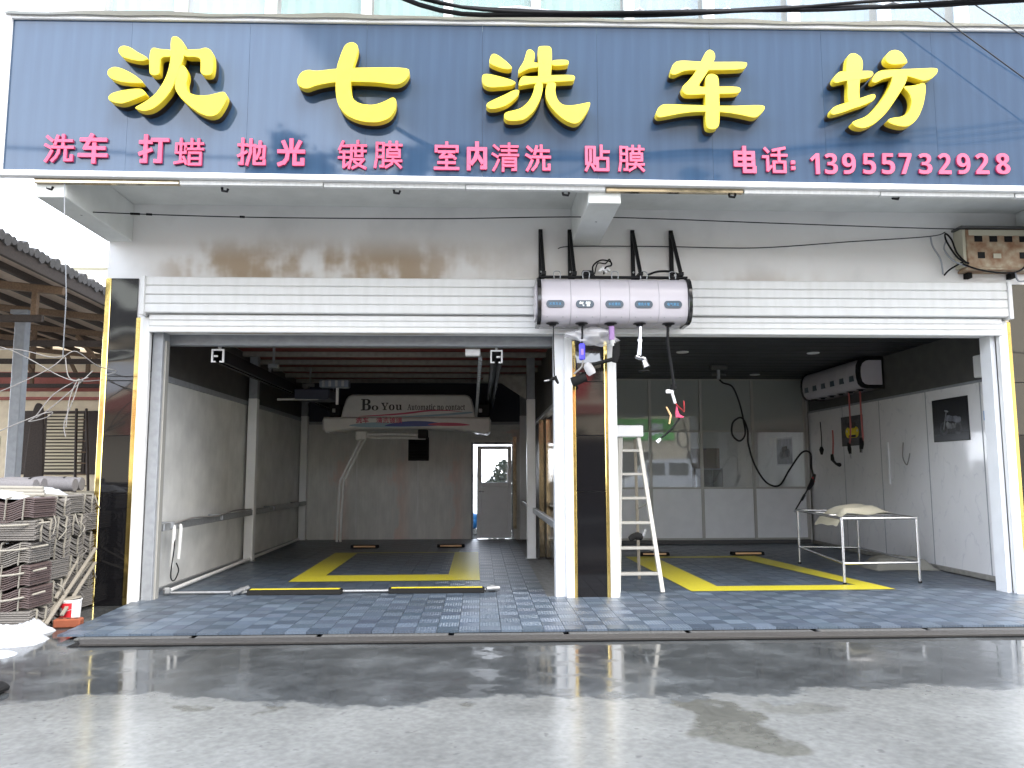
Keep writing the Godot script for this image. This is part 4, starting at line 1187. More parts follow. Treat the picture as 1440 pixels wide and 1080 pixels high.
# ---------------------------------------------------------------- right bay
func make_right_bay():
	var o := thing("service_bay_lining", "white marbled wall sheets and black ceiling of the right bay", "wall lining", Vector3(4.3, 0, -3.5))
	for p in [[-0.28, -1.1], [-1.104, -2.45], [-2.454, -3.9], [-3.904, -5.3], [-5.304, -6.86]]:
		wallq(o, "wall_sheet", M.marble, Vector3(6.88, 0.05, p[1]), Vector3(6.88, 0.05, p[0]), Vector3(6.88, 2.73, p[0]), Vector3(6.88, 2.73, p[1]), 0.055)
	for z in [-1.102, -2.452, -3.902, -5.302]:
		bx(o, "joint_strip", M.grey_metal, Vector3(6.876, 0.06, z - 0.008), Vector3(6.886, 2.73, z + 0.008))
	bx(o, "edge_rail", M.grey_metal, Vector3(6.86, 2.732, -6.86), Vector3(6.935, 2.765, -0.28))
	bx(o, "upper_sheet", M.dark_board, Vector3(6.885, 2.767, -6.86), Vector3(6.935, 3.5, -0.28))
	bx(o, "skirting", M.joist, Vector3(6.84, 0.051, -6.86), Vector3(6.88, 0.12, -0.28), 0.006)
	for k in 34:
		bx(o, "ceiling_strip", M.ceiling_black, Vector3(1.6, 3.47 - 0.004 * (k % 2), -6.88 + k * 0.195), Vector3(6.94, 3.5, -6.88 + k * 0.195 + 0.185))
	bx(o, "ceiling_sheet", M.ceiling_black, Vector3(1.6, 3.502, -10.7), Vector3(6.94, 3.56, -0.25))
	bx(o, "wall_sheet", M.panel_white, Vector3(1.602, 0.05, -6.88), Vector3(1.64, 3.47, -0.28))
	# small recessed lamps, unlit
	for p in [[5.49, -3.25, "near the long white cabinet"], [5.52, -6.15, "by the office partition"], [3.3, -3.2, "above the step ladder"]]:
		var l := thing("ceiling_lamp", "small round unlit ceiling lamp in the black ceiling, " + p[2], "lamp", Vector3(p[0], 3.44, p[1]), "ceiling lamps of the right bay")
		var mb := MB.new(l.position)
		mb.lathe([Vector2(0.05, 3.462), Vector2(0.09, 3.45), Vector2(0.1, 3.455), Vector2(0.1, 3.466)], 18, Transform3D(Basis.IDENTITY, Vector3(p[0], 0, p[1])))
		build("ring", mb, M.white_paint, l)
		var lens := MB.new(l.position)
		lens.lathe([Vector2(0.0, 3.461), Vector2(0.05, 3.462)], 18, Transform3D(Basis.IDENTITY, Vector3(p[0], 0, p[1])))
		build("lens", lens, M.porcelain, l)
	# office partition: white panels below, clear panes, frosted panes above
	var q := thing("office_partition", "aluminium office partition with white lower panels and glass at the back of the right bay", "partition", Vector3(4.3, 0.05, -6.9))
	var xs := [1.66, 2.62, 3.53, 4.6, 5.69, 6.8]
	for x in xs:
		bx(q, "mullion", M.aluminium, Vector3(x - 0.03, 0.13, -6.93), Vector3(x + 0.03, 3.46, -6.87), 0.004)
	for y in [0.13, 1.17, 2.34, 3.42]:
		for k in 5:
			bx(q, "transom", M.aluminium, Vector3(xs[k] + 0.031, y, -6.925), Vector3(xs[k + 1] - 0.031, y + 0.04, -6.875), 0.004)
	bx(q, "sill", M.dark_board, Vector3(1.66, 0.052, -6.96), Vector3(6.83, 0.128, -6.85), 0.005)
	for k in 5:
		var a: float = xs[k] + 0.03
		var b: float = xs[k + 1] - 0.03
		bx(q, "lower_panel", M.panel_white, Vector3(a, 0.17, -6.915), Vector3(b, 1.17, -6.89))
		bx(q, "glass_pane", M.glass, Vector3(a, 1.21, -6.903), Vector3(b, 2.34, -6.897))
		bx(q, "frosted_pane", M.frosted, Vector3(a, 2.38, -6.905), Vector3(b, 3.42, -6.895))
	# office room behind the glass
	var r := thing("office_room", "dim office behind the glass partition, pale walls", "room", Vector3(4.3, 0.03, -9))
	bx(r, "rear_wall", M.soffit, Vector3(1.62, 0.03, -10.0), Vector3(5.2, 3.47, -9.94))
	bx(r, "rear_wall", M.soffit, Vector3(5.9, 0.03, -10.0), Vector3(6.9, 3.47, -9.94))
	bx(r, "rear_wall", M.soffit, Vector3(5.2, 2.1, -10.0), Vector3(5.9, 3.47, -9.94))
	bx(r, "side_wall", M.soffit, Vector3(6.86, 0.03, -9.94), Vector3(6.9, 3.47, -6.96))
	bx(r, "inner_door", M.old_wood, Vector3(5.2, 0.04, -9.99), Vector3(5.9, 2.1, -9.95), 0.004)
	var cb := thing("office_cabinet", "dark grey cabinet in the office, seen through the middle pane", "cabinet", Vector3(5.3, 0.03, -8.6))
	bx(cb, "carcass", M.grey_metal, Vector3(5.0, 0.04, -8.9), Vector3(5.5, 1.6, -8.4), 0.01)
	bx(cb, "door", M.dark_board, Vector3(5.02, 0.1, -8.398), Vector3(5.245, 1.57, -8.38), 0.005)
	bx(cb, "door", M.dark_board, Vector3(5.255, 0.1, -8.398), Vector3(5.48, 1.57, -8.38), 0.005)
	var dk := thing("office_desk", "pale desk with papers behind the left panes of the office", "desk", Vector3(3.4, 0.03, -8.2))
	bx(dk, "top", M.pale_wood, Vector3(2.7, 0.98, -8.6), Vector3(4.3, 1.02, -7.6), 0.005)
	for x in [2.75, 4.2]:
		for z in [-8.55, -7.7]: bx(dk, "leg", M.grey_metal, Vector3(x, 0.04, z), Vector3(x + 0.05, 0.98, z + 0.05))
	bx(dk, "drawer", M.old_wood, Vector3(3.0, 0.5, -8.4), Vector3(3.5, 0.979, -7.62), 0.005)
	var mo := thing("office_monitor", "white computer monitor on the office desk", "monitor", Vector3(3.6, 1.02, -8.1))
	bx(mo, "screen", M.panel_white, Vector3(3.2, 1.15, -8.12), Vector3(3.75, 1.52, -8.08), 0.01)
	bx(mo, "stand", M.panel_white, Vector3(3.44, 1.02, -8.14), Vector3(3.52, 1.16, -8.1))
	# posters
	poster("motorcycle poster, black, on the right wall nearest the entrance", 6.872, -2.27, -1.38, 1.95, 2.58, 0)
	poster("yellow car poster on the right wall beyond the hanging hoses", 6.872, -5.35, -4.5, 1.99, 2.54, 1)
	poster("grey car picture hanging in the office behind the right pane", 6.855, -8.7, -7.7, 1.65, 2.3, 2)
	# conduit box at the top of the right wall
	var c := thing("switch_box", "grey switch box with cable high on the right wall by the entrance", "box", Vector3(6.8, 2.8, -0.8))
	bx(c, "case", M.panel_white, Vector3(6.74, 2.78, -1.0), Vector3(6.884, 3.08, -0.75), 0.01)
	tb(c, "cable", M.cable, curve([Vector3(6.82, 3.08, -0.9), Vector3(6.8, 3.3, -0.9), Vector3(6.84, 3.46, -0.95)], 5), 0.018, 7)
	tb(c, "cable", M.cable, curve([Vector3(6.84, 2.78, -0.75), Vector3(6.80, 2.72, -0.6), Vector3(6.7, 2.76, -0.4), Vector3(6.45, 2.8, -0.3)], 5), 0.012, 7)
	var bp := thing("drain_pipe", "white pipe with blue cap by the right door frame", "pipe", Vector3(6.48, 2.2, -0.4))
	tb(bp, "pipe", M.panel_white, [Vector3(6.5, 2.7, -0.36), Vector3(6.5, 2.28, -0.36)], 0.045, 12)
	tb(bp, "cap", M.sky_blue, [Vector3(6.5, 2.28, -0.36), Vector3(6.5, 2.16, -0.36)], 0.062, 12)
	# cabinet of hose reels on the right wall
	var u := reel_cabinet("white hose reel cabinet with six square labels high on the right wall", 2.3, 6, false)
	u.position = Vector3(6.87, 2.93, -4.85)
	u.rotation.y = -PI / 2
	# hoses that hang from it
	hanging("red hose with black spray gun, nearest the yellow car poster", Vector3(6.6, 2.95, -4.4), [Vector3(6.6, 2.6, -4.4), Vector3(6.62, 2.2, -4.45), Vector3(6.6, 1.95, -4.5)], M.red_hose, "gun")
	hanging("red hose with chrome tipped nozzle, right of the yellow car poster", Vector3(6.6, 2.95, -3.98), [Vector3(6.6, 2.5, -3.98), Vector3(6.62, 2.1, -4.0), Vector3(6.6, 2.0, -4.02)], M.red_hose, "nozzle")
	hanging("short red hose with black trigger gun left of the yellow car poster", Vector3(6.7, 2.3, -5.35), [Vector3(6.7, 2.1, -5.35), Vector3(6.66, 1.85, -5.3), Vector3(6.62, 1.78, -5.25)], M.red_hose, "trigger")
	hanging("thin black cord with a dark plug near the rear corner of the right wall", Vector3(6.75, 2.5, -6.0), [Vector3(6.76, 2.2, -6.0), Vector3(6.75, 1.95, -6.0)], M.cable, "plug")
	# hooks on the wall
	var hk := thing("wall_hook", "white wall hook with a looped cord on the glossy right wall", "hook", Vector3(6.86, 1.9, -3.3))
	bx(hk, "plate", M.panel_white, Vector3(6.855, 1.3, -3.66), Vector3(6.876, 2.0, -3.62), 0.004)
	tb(hk, "loop", M.cord, curve([Vector3(6.84, 1.98, -3.1), Vector3(6.82, 1.75, -3.1), Vector3(6.83, 1.62, -3.02), Vector3(6.82, 1.68, -2.94), Vector3(6.83, 1.8, -2.9)], 5), 0.009, 6)
	# ceiling swivel and long black hose with lance
	var s := thing("ceiling_swivel_hose", "long black pressure hose with lance looping down from a ceiling swivel in the right bay", "hose", Vector3(4.5, 3.4, -4.8))
	bx(s, "mount", M.dark_board, Vector3(4.22, 3.38, -4.86), Vector3(4.52, 3.46, -4.74), 0.01)
	bx(s, "stem", M.grey_metal, Vector3(4.345, 3.2, -4.83), Vector3(4.395, 3.379, -4.77), 0.008)
	bx(s, "arm", M.dark_board, Vector3(4.24, 3.27, -4.81), Vector3(4.5, 3.31, -4.79), 0.008)
	var path := [Vector3(4.37, 3.22, -4.8), Vector3(4.45, 3.14, -4.8), Vector3(4.62, 3.07, -4.8), Vector3(4.74, 2.8, -4.82), Vector3(4.82, 2.48, -4.85), Vector3(4.86, 2.2, -4.9), Vector3(4.75, 2.08, -4.9), Vector3(4.62, 2.2, -4.9), Vector3(4.63, 2.42, -4.86), Vector3(4.78, 2.5, -4.82), Vector3(4.87, 2.3, -4.8), Vector3(4.88, 2.02, -4.8), Vector3(4.98, 1.65, -4.8), Vector3(5.18, 1.33, -4.8), Vector3(5.42, 1.27, -4.8), Vector3(5.62, 1.55, -4.8), Vector3(5.86, 1.86, -4.8), Vector3(6.02, 1.85, -4.8), Vector3(6.03, 1.6, -4.8), Vector3(6.06, 1.44, -4.8)]
	tb(s, "hose", M.cable, curve(path, 6), 0.017, 8)
	tb(s, "grip", M.rubber, [Vector3(6.08, 1.47, -4.8), Vector3(6.02, 1.3, -4.8), Vector3(5.95, 1.2, -4.8)], [0.03, 0.045, 0.03], 8)
	tb(s, "trigger", M.red_paint, [Vector3(6.03, 1.42, -4.78), Vector3(6.06, 1.33, -4.78)], 0.014, 6)
	tb(s, "lance", M.rubber, [Vector3(5.95, 1.21, -4.8), Vector3(5.7, 0.83, -4.8)], 0.014, 8)
	tb(s, "lance_sleeve", M.black, [Vector3(5.88, 1.1, -4.8), Vector3(5.82, 1.0, -4.8)], 0.024, 8)
	tb(s, "lance_tip", M.galvanised, [Vector3(5.7, 0.83, -4.8), Vector3(5.68, 0.79, -4.8)], 0.02, 8)
	# pale steel table frame
	var t := thing("table_frame", "bare steel tube table frame standing in the right bay", "table", Vector3(5.35, 0.05, -1.9))
	var c4 := [Vector3(4.74, 0, -0.85), Vector3(5.78, 0, -0.92), Vector3(6.0, 0, -3.05), Vector3(5.1, 0, -3.2)]
	for k in 4:
		var a: Vector3 = c4[k]
		var b: Vector3 = c4[(k + 1) % 4]
		tb(t, "leg", M.steel_tube, [a + Vector3(0, 0.06, 0), a + Vector3(0, 0.9, 0)], 0.019, 10)
		tb(t, "foot", M.rubber, [a + Vector3(0, 0.056, 0), a + Vector3(0, 0.08, 0)], 0.024, 10)
		tb(t, "top_bar", M.steel_tube, [a + Vector3(0, 0.9, 0), b + Vector3(0, 0.9, 0)], 0.019, 10)
		tb(t, "lower_bar", M.steel_tube, [a + Vector3(0, 0.32, 0), b + Vector3(0, 0.32, 0)], 0.016, 10)
	for f in [0.35, 0.7]:
		tb(t, "slat_bar", M.steel_tube, [c4[0].lerp(c4[3], f) + Vector3(0, 0.9, 0), c4[1].lerp(c4[2], f) + Vector3(0, 0.9, 0)], 0.013, 8)
	var hd := MB.new()
	hd.patch(20, 16, func(u, v):
		var x: float = 4.98 + u * 0.86
		var z: float = -1.55 - v * 0.75 + 0.1 * sin(u * 5.0)
		var edge := minf(minf(u, 1.0 - u), minf(v, 1.0 - v))
		var y := 0.925 + 0.1 * smoothstep(0.0, 0.3, edge) + 0.012 * sin(u * 9.0 + v * 4.0) + 0.01 * sin(v * 12.0)
		if u < 0.12: y -= (0.12 - u) * 1.5
		return Vector3(x, y, z))
	var hide := build("chamois_cloth", hd, M.hide)
	tag(hide, "crumpled cream chamois cloth lying on the steel table frame", "cloth")
	var sk := MB.new()
	sk.patch(20, 12, func(u, v):
		var e := minf(minf(u, 1.0 - u) * 1.6, minf(v, 1.0 - v))
		return Vector3(5.85 + u * 0.95, 0.056 + 0.17 * smoothstep(0.0, 0.28, e) + 0.015 * sin(u * 11.0 + v * 5.0) * e * 4.0, -2.2 - v * 0.6 - 0.08 * sin(u * 4.0)))
	tag(build("sack", sk, M.sack), "flat grey brown sack on the floor under the steel table", "sack")
	# step ladder
	var l := thing("step_ladder", "worn aluminium step ladder standing open beside the central pillar", "ladder", Vector3(1.95, 0.05, -0.85))
	for x in [[1.68, 1.84], [2.22, 2.07]]:
		var f := MB.new(l.position)
		f.bar(Vector3(x[0], 0.056, -0.27), Vector3(x[1], 2.0, -0.84), 0.055, 0.03, 0.004)
		build("front_rail", f, M.aluminium, l)
		var b := MB.new(l.position)
		b.bar(Vector3(x[0] - 0.03 * signf(x[0] - 1.95), 0.056, -1.55), Vector3(x[1] - 0.02, 1.95, -0.95), 0.04, 0.03, 0.004)
		build("rear_rail", b, M.pale_wood, l)
	for k in 6:
		var f := (k + 0.7) / 6.4
		bx(l, "step", M.aluminium, Vector3(lerpf(1.69, 1.85, f), 0.056 + 1.944 * f - 0.015, -0.30 - 0.57 * f - 0.06), Vector3(lerpf(2.21, 2.06, f), 0.056 + 1.944 * f + 0.02, -0.30 - 0.57 * f + 0.045), 0.004)
	bx(l, "top_cap", M.panel_white, Vector3(1.76, 1.97, -1.02), Vector3(2.13, 2.12, -0.78), 0.012)
	for k in 2:
		var f := 0.25 + 0.3 * k
		tb(l, "brace", M.aluminium, [Vector3(lerpf(2.21, 2.08, f), 0.056 + 1.944 * f, -0.27 - 0.57 * f), Vector3(lerpf(2.2, 2.07, f), 0.15 + 1.8 * (f - 0.06), -1.5 + 0.55 * f)], 0.01, 6)
	var kk := thing("black_tool", "small black tool lying on a ladder step", "tool", Vector3(1.95, 0.66, -0.45))
	tb(kk, "body", M.rubber, curve([Vector3(1.86, 0.685, -0.45), Vector3(1.94, 0.72, -0.46), Vector3(2.03, 0.70, -0.44)], 4), [0.03, 0.035, 0.04, 0.04, 0.045, 0.05, 0.045, 0.04, 0.02], 8)
	tb(kk, "knob", M.galvanised, [Vector3(2.02, 0.71, -0.44), Vector3(2.06, 0.8, -0.44)], 0.018, 6)

func hanging(what: String, top: Vector3, pts: Array, m: Material, kind: String):
	var o := thing("hanging_hose", what, "hose", top, "hoses hanging on the right wall")
	var path := [top]
	path.append_array(pts)
	tb(o, "hose", m, curve(path, 5), 0.015 if m != M.cable else 0.009, 8)
	var e: Vector3 = path[-1]
	match kind:
		"gun":
			tb(o, "grip", M.rubber, [e + Vector3(0, 0.08, 0), e + Vector3(0, -0.03, 0.02), e + Vector3(0, -0.12, 0.04)], [0.025, 0.035, 0.022], 8)
			tb(o, "tip", M.galvanised, [e + Vector3(0, -0.1, 0.035), e + Vector3(0, -0.2, 0.06)], 0.014, 8)
		"nozzle":
			tb(o, "grip", M.rubber, [e + Vector3(0, 0.1, 0), e + Vector3(0, -0.02, 0), e + Vector3(-0.02, -0.1, 0.02)], [0.03, 0.038, 0.03], 8)
			tb(o, "tip", M.chrome, [e + Vector3(-0.02, -0.1, 0.02), e + Vector3(-0.03, -0.16, 0.03)], 0.024, 8)
		"trigger":
			tb(o, "grip", M.rubber, [e + Vector3(0, 0.06, 0), e + Vector3(0, -0.05, 0.02)], [0.026, 0.036], 8)
			tb(o, "barrel", M.rubber, [e + Vector3(0, -0.04, 0.0), e + Vector3(0, -0.12, 0.16), e + Vector3(0, -0.14, 0.3)], [0.026, 0.022, 0.04], 8)
		_:
			tb(o, "plug", M.rubber, [e + Vector3(0, 0.06, 0), e, e + Vector3(0, -0.1, 0)], [0.02, 0.045, 0.02], 8)

func poster(what: String, x: float, z0: float, z1: float, y0: float, y1: float, kind: int):
	var o := thing("poster", what, "poster", Vector3(x, y0, (z0 + z1) * 0.5))
	bx(o, "sheet", M.black if kind != 2 else M.white_metal, Vector3(x - 0.002, y0, z0), Vector3(x + 0.006, y1, z1))
	var w := 160
	var h := 116
	var nz := field(200 + kind, 0.03, w, h, 3)
	var seg := func(p: Vector2, a: Vector2, b: Vector2) -> float:
		var t := clampf((p - a).dot(b - a) / (b - a).length_squared(), 0, 1)
		return p.distance_to(a.lerp(b, t))
	var tex := paint(w, h, func(px, py):
		var u: float = float(px) / w
		var v: float = float(py) / h
		var q: float = nz[py * w + px] / 255.0
		var p := Vector2(u * 1.38, v)
		var c := Color(0.012, 0.013, 0.015)
		if kind == 0:
			c = Color(0.014, 0.015, 0.018) + Color(0.03, 0.032, 0.036) * smoothstep(0.72, 0.95, v)
			for wc in [Vector2(0.42, 0.7), Vector2(0.98, 0.7)]:
				var dd: float = absf(p.distance_to(wc) - 0.13)
				if dd < 0.035: c = Color(0.05, 0.052, 0.058) * (0.5 + q)
			if seg.call(p, Vector2(0.42, 0.7), Vector2(0.56, 0.28)) < 0.022: c = Color(0.16, 0.17, 0.18)
			if seg.call(p, Vector2(0.5, 0.27), Vector2(0.62, 0.3)) < 0.02: c = Color(0.2, 0.21, 0.22)
			if seg.call(p, Vector2(0.56, 0.45), Vector2(1.05, 0.52)) < 0.06 * (0.6 + q): c = Color(0.10, 0.105, 0.12) * (0.4 + 1.4 * q)
			if seg.call(p, Vector2(0.6, 0.64), Vector2(0.85, 0.66)) < 0.075 * (0.5 + q): c = Color(0.14, 0.145, 0.15) * (0.3 + 1.5 * q)
		elif kind == 1:
			c = Color(0.06, 0.065, 0.07) * (0.6 + 0.8 * q)
			if v > 0.72: c = Color(0.09, 0.09, 0.09)
			var body: float = seg.call(p, Vector2(0.45, 0.55), Vector2(0.95, 0.55))
			if body < 0.19: c = Color(0.95, 0.75, 0.03) * (0.8 + 0.4 * q)
			if seg.call(p, Vector2(0.52, 0.3), Vector2(0.86, 0.3)) < 0.1: c = Color(0.03, 0.035, 0.04)
			if seg.call(p, Vector2(0.5, 0.68), Vector2(0.9, 0.68)) < 0.04: c = Color(0.02, 0.02, 0.02)
			for hx in [0.36, 1.04]:
				if p.distance_to(Vector2(hx, 0.5)) < 0.05: c = Color(0.8, 0.75, 0.5)
		else:
			c = Color(0.3, 0.31, 0.33) * (0.7 + 0.6 * q)
			if u < 0.05 or u > 0.95 or v < 0.06 or v > 0.94: c = Color(0.6, 0.6, 0.6)
			elif v > 0.6: c = Color(0.2, 0.2, 0.22) * (0.6 + 0.8 * q)
			if seg.call(p, Vector2(0.4, 0.62), Vector2(1.0, 0.55)) < 0.14: c = Color(0.07, 0.075, 0.085) * (0.6 + q)
			if seg.call(p, Vector2(0.55, 0.42), Vector2(0.85, 0.4)) < 0.09: c = Color(0.03, 0.032, 0.036)
		return c)
	var m := textured("print_%d" % kind, tex, 0.25)
	var mb := MB.new(o.position)
	var k := x - 0.0035
	mb.quad(Vector3(k, y0 + 0.01, z0 + 0.01), Vector3(k, y0 + 0.01, z1 - 0.01), Vector3(k, y1 - 0.01, z1 - 0.01), Vector3(k, y1 - 0.01, z0 + 0.01), Vector3.LEFT)
	build("print", mb, m, o)

# long barrel-fronted cabinet for hose reels, along its local x, front towards local +z
func reel_cabinet(what: String, length: float, n: int, oval: bool) -> Node3D:
	var o := thing("hose_reel_cabinet", what, "hose reel cabinet", Vector3.ZERO)
	var prof := PackedVector2Array([Vector2(0.0, 0.0), Vector2(0.3, 0.0), Vector2(0.37, 0.02), Vector2(0.42, 0.075), Vector2(0.445, 0.17), Vector2(0.45, 0.28), Vector2(0.44, 0.38), Vector2(0.405, 0.46), Vector2(0.34, 0.51), Vector2(0.27, 0.525), Vector2(0.0, 0.525)])
	var xf := func(x: float) -> Transform3D: return Transform3D(Basis(Vector3(0, 0, 1), Vector3(0, 1, 0), Vector3(-1, 0, 0)), Vector3(x, 0, 0))
	var seg := length / n
	for k in n:
		var mb := MB.new()
		var x0 := -length * 0.5 + k * seg
		mb.extrude(prof, -seg + 0.003, 0.0, 0.003, xf.call(x0), true)
		build("cover_panel", mb, M.cabinet, o)
		var lb := MB.new()
		var c := x0 + seg * 0.5 - 0.01
		var wd := 0.105 if oval else 0.075
		var hh := 0.042 if oval else 0.05
		var out := PackedVector2Array()
		for i in 24:
			var a := TAU * i / 24.0
			out.append(Vector2(c + (wd - hh) * signf(cos(a)) + cos(a) * hh, 0.195 + sin(a) * hh * 1.05) if oval else Vector2(c + clampf(cos(a) * 2.2, -1, 1) * wd, 0.18 + clampf(sin(a) * 2.2, -1, 1) * hh))
		lb.extrude(out, 0.40, 0.454, 0.003)
		var lab := build("label_plate", lb, M.plaque, o)
		var tx := MB.new()
		if oval:
			var s: Array = [["高", "水"], ["气", "管"], ["水", "枪"], ["干", "洗"], ["清", "洗"]][k]
			s = [["水", "洗", "车", "水"], ["气", "管"], ["水", "枪", "清", "洗"], ["清", "洗", "水", "管"], ["电", "气", "清", "尘"]][k]
			for i in s.size():
				var cw := 0.145 / s.size()
				if k == 1: glyph(tx, s[i], c - 0.068 + i * 0.075, 0.168, 0.055, 0.055, 0.453, 0.4565, 0.008)
				else: glyph(tx, s[i], c - 0.07 + i * cw * 0.98, 0.178, cw * 0.84, 0.034, 0.453, 0.4562, 0.0042)
			build("label_text", tx, M.plaque_white if k == 1 else M.plaque_blue, lab)
		var pt := MB.new()
		pt.lathe([Vector2(0.0, -0.03), Vector2(0.035, -0.03), Vector2(0.045, -0.01), Vector2(0.075, -0.006), Vector2(0.075, 0.0)], 14, Transform3D(Basis.IDENTITY, Vector3(c - 0.02, 0.0, 0.28)))
		build("hose_outlet", pt, M.black, o)
		for sx in [-0.09, 0.09]:
			var sc := MB.new()
			sc.lathe([Vector2(0.0, 0.008), Vector2(0.006, 0.006), Vector2(0.008, 0.0)], 8, Transform3D(Basis(Vector3.RIGHT, PI / 2 + 0.7), Vector3(c + sx, 0.055, 0.4)))
			build("screw", sc, M.galvanised, o)
	# end caps: dark moulded rims with a pale inset
	for s in [-1.0, 1.0]:
		var rim := PackedVector2Array()
		for p in prof: rim.append(Vector2(p.x * 1.05 + 0.0, (p.y - 0.2625) * 1.05 + 0.2625))
		var mb := MB.new()
		mb.extrude(rim, -0.045, 0.0, 0.006, Transform3D(Basis(Vector3(0, 0, 1), Vector3(0, 1, 0), Vector3(-1, 0, 0)), Vector3(s * (length * 0.5 + 0.001) if s > 0 else -length * 0.5 - 0.047, 0, 0)), true)
		build("end_rim", mb, M.black_gloss, o)
		var ins := PackedVector2Array()
		for p in prof: ins.append(Vector2((p.x - 0.2) * 0.8 + 0.2, (p.y - 0.2625) * 0.8 + 0.2625))
		var mi := MB.new()
		mi.extrude(ins, -0.03, 0.0, 0.004, Transform3D(Basis(Vector3(0, 0, 1), Vector3(0, 1, 0), Vector3(-1, 0, 0)), Vector3(length * 0.5 + 0.03 if s > 0 else -length * 0.5 - 0.06, 0, 0)), true)
		build("end_cap", mi, M.cabinet, o)
	return o

# ---------------------------------------------------------------- machine over the pillar
func make_front_machine():
	var u := reel_cabinet("white hose reel cabinet with five oval labels, mounted outside over the central pillar", 1.70, 5, true)
	u.position = Vector3(1.55, 3.235, 0.16)
	# steel carrier on the wall
	var b := thing("wall_bracket", "black steel bracket frame with four triangular arms carrying the outdoor hose cabinet", "bracket", Vector3(1.55, 3.8, 0.1))
	for x in [0.74, 1.10, 1.88, 2.36]:
		bx(b, "upright", M.black, Vector3(x - 0.025, 3.80, 0.003), Vector3(x + 0.025, 4.49, 0.035), 0.004)
		var mb := MB.new(b.position)
		mb.bar(Vector3(x, 4.44, 0.05), Vector3(x, 3.86, 0.44), 0.04, 0.035, 0.004)
		build("brace", mb, M.black, b)
		bx(b, "arm", M.black, Vector3(x - 0.025, 3.80, 0.036), Vector3(x + 0.025, 3.845, 0.5), 0.004)
		for y in [4.42, 3.95]:
			tb(b, "bolt", M.galvanised, [Vector3(x, y, 0.03), Vector3(x, y, 0.05)], 0.012, 6)
	bx(b, "long_rail", M.black, Vector3(0.68, 3.775, 0.40), Vector3(2.44, 3.80, 0.46), 0.004)
	bx(b, "long_rail", M.black, Vector3(0.68, 3.775, 0.18), Vector3(2.44, 3.80, 0.24), 0.004)
	for k in 5:
		tb(b, "clamp", M.galvanised, curve([Vector3(0.86 + k * 0.34, 3.76, 0.47), Vector3(0.86 + k * 0.34, 3.84, 0.475), Vector3(0.93 + k * 0.34, 3.84, 0.475), Vector3(0.93 + k * 0.34, 3.76, 0.47)], 3), 0.006, 6)
	# wiring on top of the cabinet
	var w := thing("cabinet_wiring", "loops of black wire with white connector blocks on top of the outdoor hose cabinet", "wiring", Vector3(1.4, 3.85, 0.3))
	tb(w, "wire", M.cable, curve([Vector3(1.36, 3.83, 0.3), Vector3(1.34, 3.95, 0.3), Vector3(1.44, 4.04, 0.26), Vector3(1.56, 4.03, 0.24), Vector3(1.57, 3.98, 0.25), Vector3(1.5, 3.95, 0.28), Vector3(1.47, 3.86, 0.3)], 6), 0.01, 6)
	tb(w, "wire", M.cable, curve([Vector3(1.36, 3.86, 0.32), Vector3(1.40, 3.99, 0.3), Vector3(1.5, 4.0, 0.26), Vector3(1.55, 4.06, 0.24), Vector3(1.58, 4.0, 0.22)], 6), 0.008, 6)
	tb(w, "wire", M.cable, curve([Vector3(1.98, 3.83, 0.4), Vector3(2.1, 3.87, 0.4), Vector3(2.25, 3.87, 0.4), Vector3(2.36, 3.83, 0.4)], 5), 0.014, 6)
	for k in 4:
		var mb := MB.new(w.position)
		mb.box(Vector3(1.42 + k * 0.035, 3.89 + 0.025 * (k % 2), 0.36 - 0.02 * k), Vector3(0.03, 0.05, 0.03), 0.005, Basis(Vector3(0, 0, 1), 0.5 * k - 0.6))
		build("connector", mb, M.white_paint, w)
	bx(w, "terminal_box", M.black, Vector3(1.2, 3.81, 0.34), Vector3(1.33, 3.87, 0.44), 0.006)
	# hose ends that hang from the five outlets
	var h1 := thing("air_line", "thin black air line with a small nozzle, leftmost below the outdoor hose cabinet", "hose", Vector3(0.88, 3.2, 0.44))
	tb(h1, "line", M.cable, curve([Vector3(0.85, 3.2, 0.44), Vector3(0.85, 3.0, 0.44), Vector3(0.855, 2.8, 0.43), Vector3(0.86, 2.62, 0.42)], 5), 0.007, 6)
	tb(h1, "nozzle", M.rubber, [Vector3(0.80, 2.57, 0.42), Vector3(0.87, 2.6, 0.42), Vector3(0.9, 2.53, 0.44)], [0.012, 0.03, 0.014], 8)
	tb(h1, "tip", M.galvanised, [Vector3(0.80, 2.57, 0.42), Vector3(0.74, 2.56, 0.43)], 0.01, 6)
	var h2 := thing("air_gun", "blue air gun with pale tail below the second outlet of the outdoor cabinet", "air gun", Vector3(1.16, 3.2, 0.44))
	tb(h2, "hose", M.cable, [Vector3(1.19, 3.2, 0.44), Vector3(1.18, 2.95, 0.44)], 0.012, 6)
	bx(h2, "handle", M.blue_plastic, Vector3(1.145, 2.80, 0.42), Vector3(1.215, 3.0, 0.47), 0.015)
	bx(h2, "inset", M.purple, Vector3(1.165, 2.86, 0.469), Vector3(1.195, 2.93, 0.475), 0.002)
	tb(h2, "tail", M.cord, curve([Vector3(1.19, 2.81, 0.45), Vector3(1.17, 2.72, 0.46), Vector3(1.08, 2.64, 0.46)], 5), 0.011, 6)
	var h3 := thing("foam_gun", "black foam gun hanging on a purple sleeved hose in front of the central pillar", "spray gun", Vector3(1.52, 3.2, 0.44))
	tb(h3, "sleeve", M.purple, [Vector3(1.53, 3.2, 0.44), Vector3(1.53, 3.04, 0.44)], 0.034, 10)
	tb(h3, "collar", M.porcelain, [Vector3(1.535, 3.04, 0.44), Vector3(1.55, 2.97, 0.44)], 0.028, 10)
	tb(h3, "grip", M.rubber, [Vector3(1.58, 3.0, 0.44), Vector3(1.58, 2.88, 0.44), Vector3(1.56, 2.78, 0.44)], [0.04, 0.05, 0.035], 8)
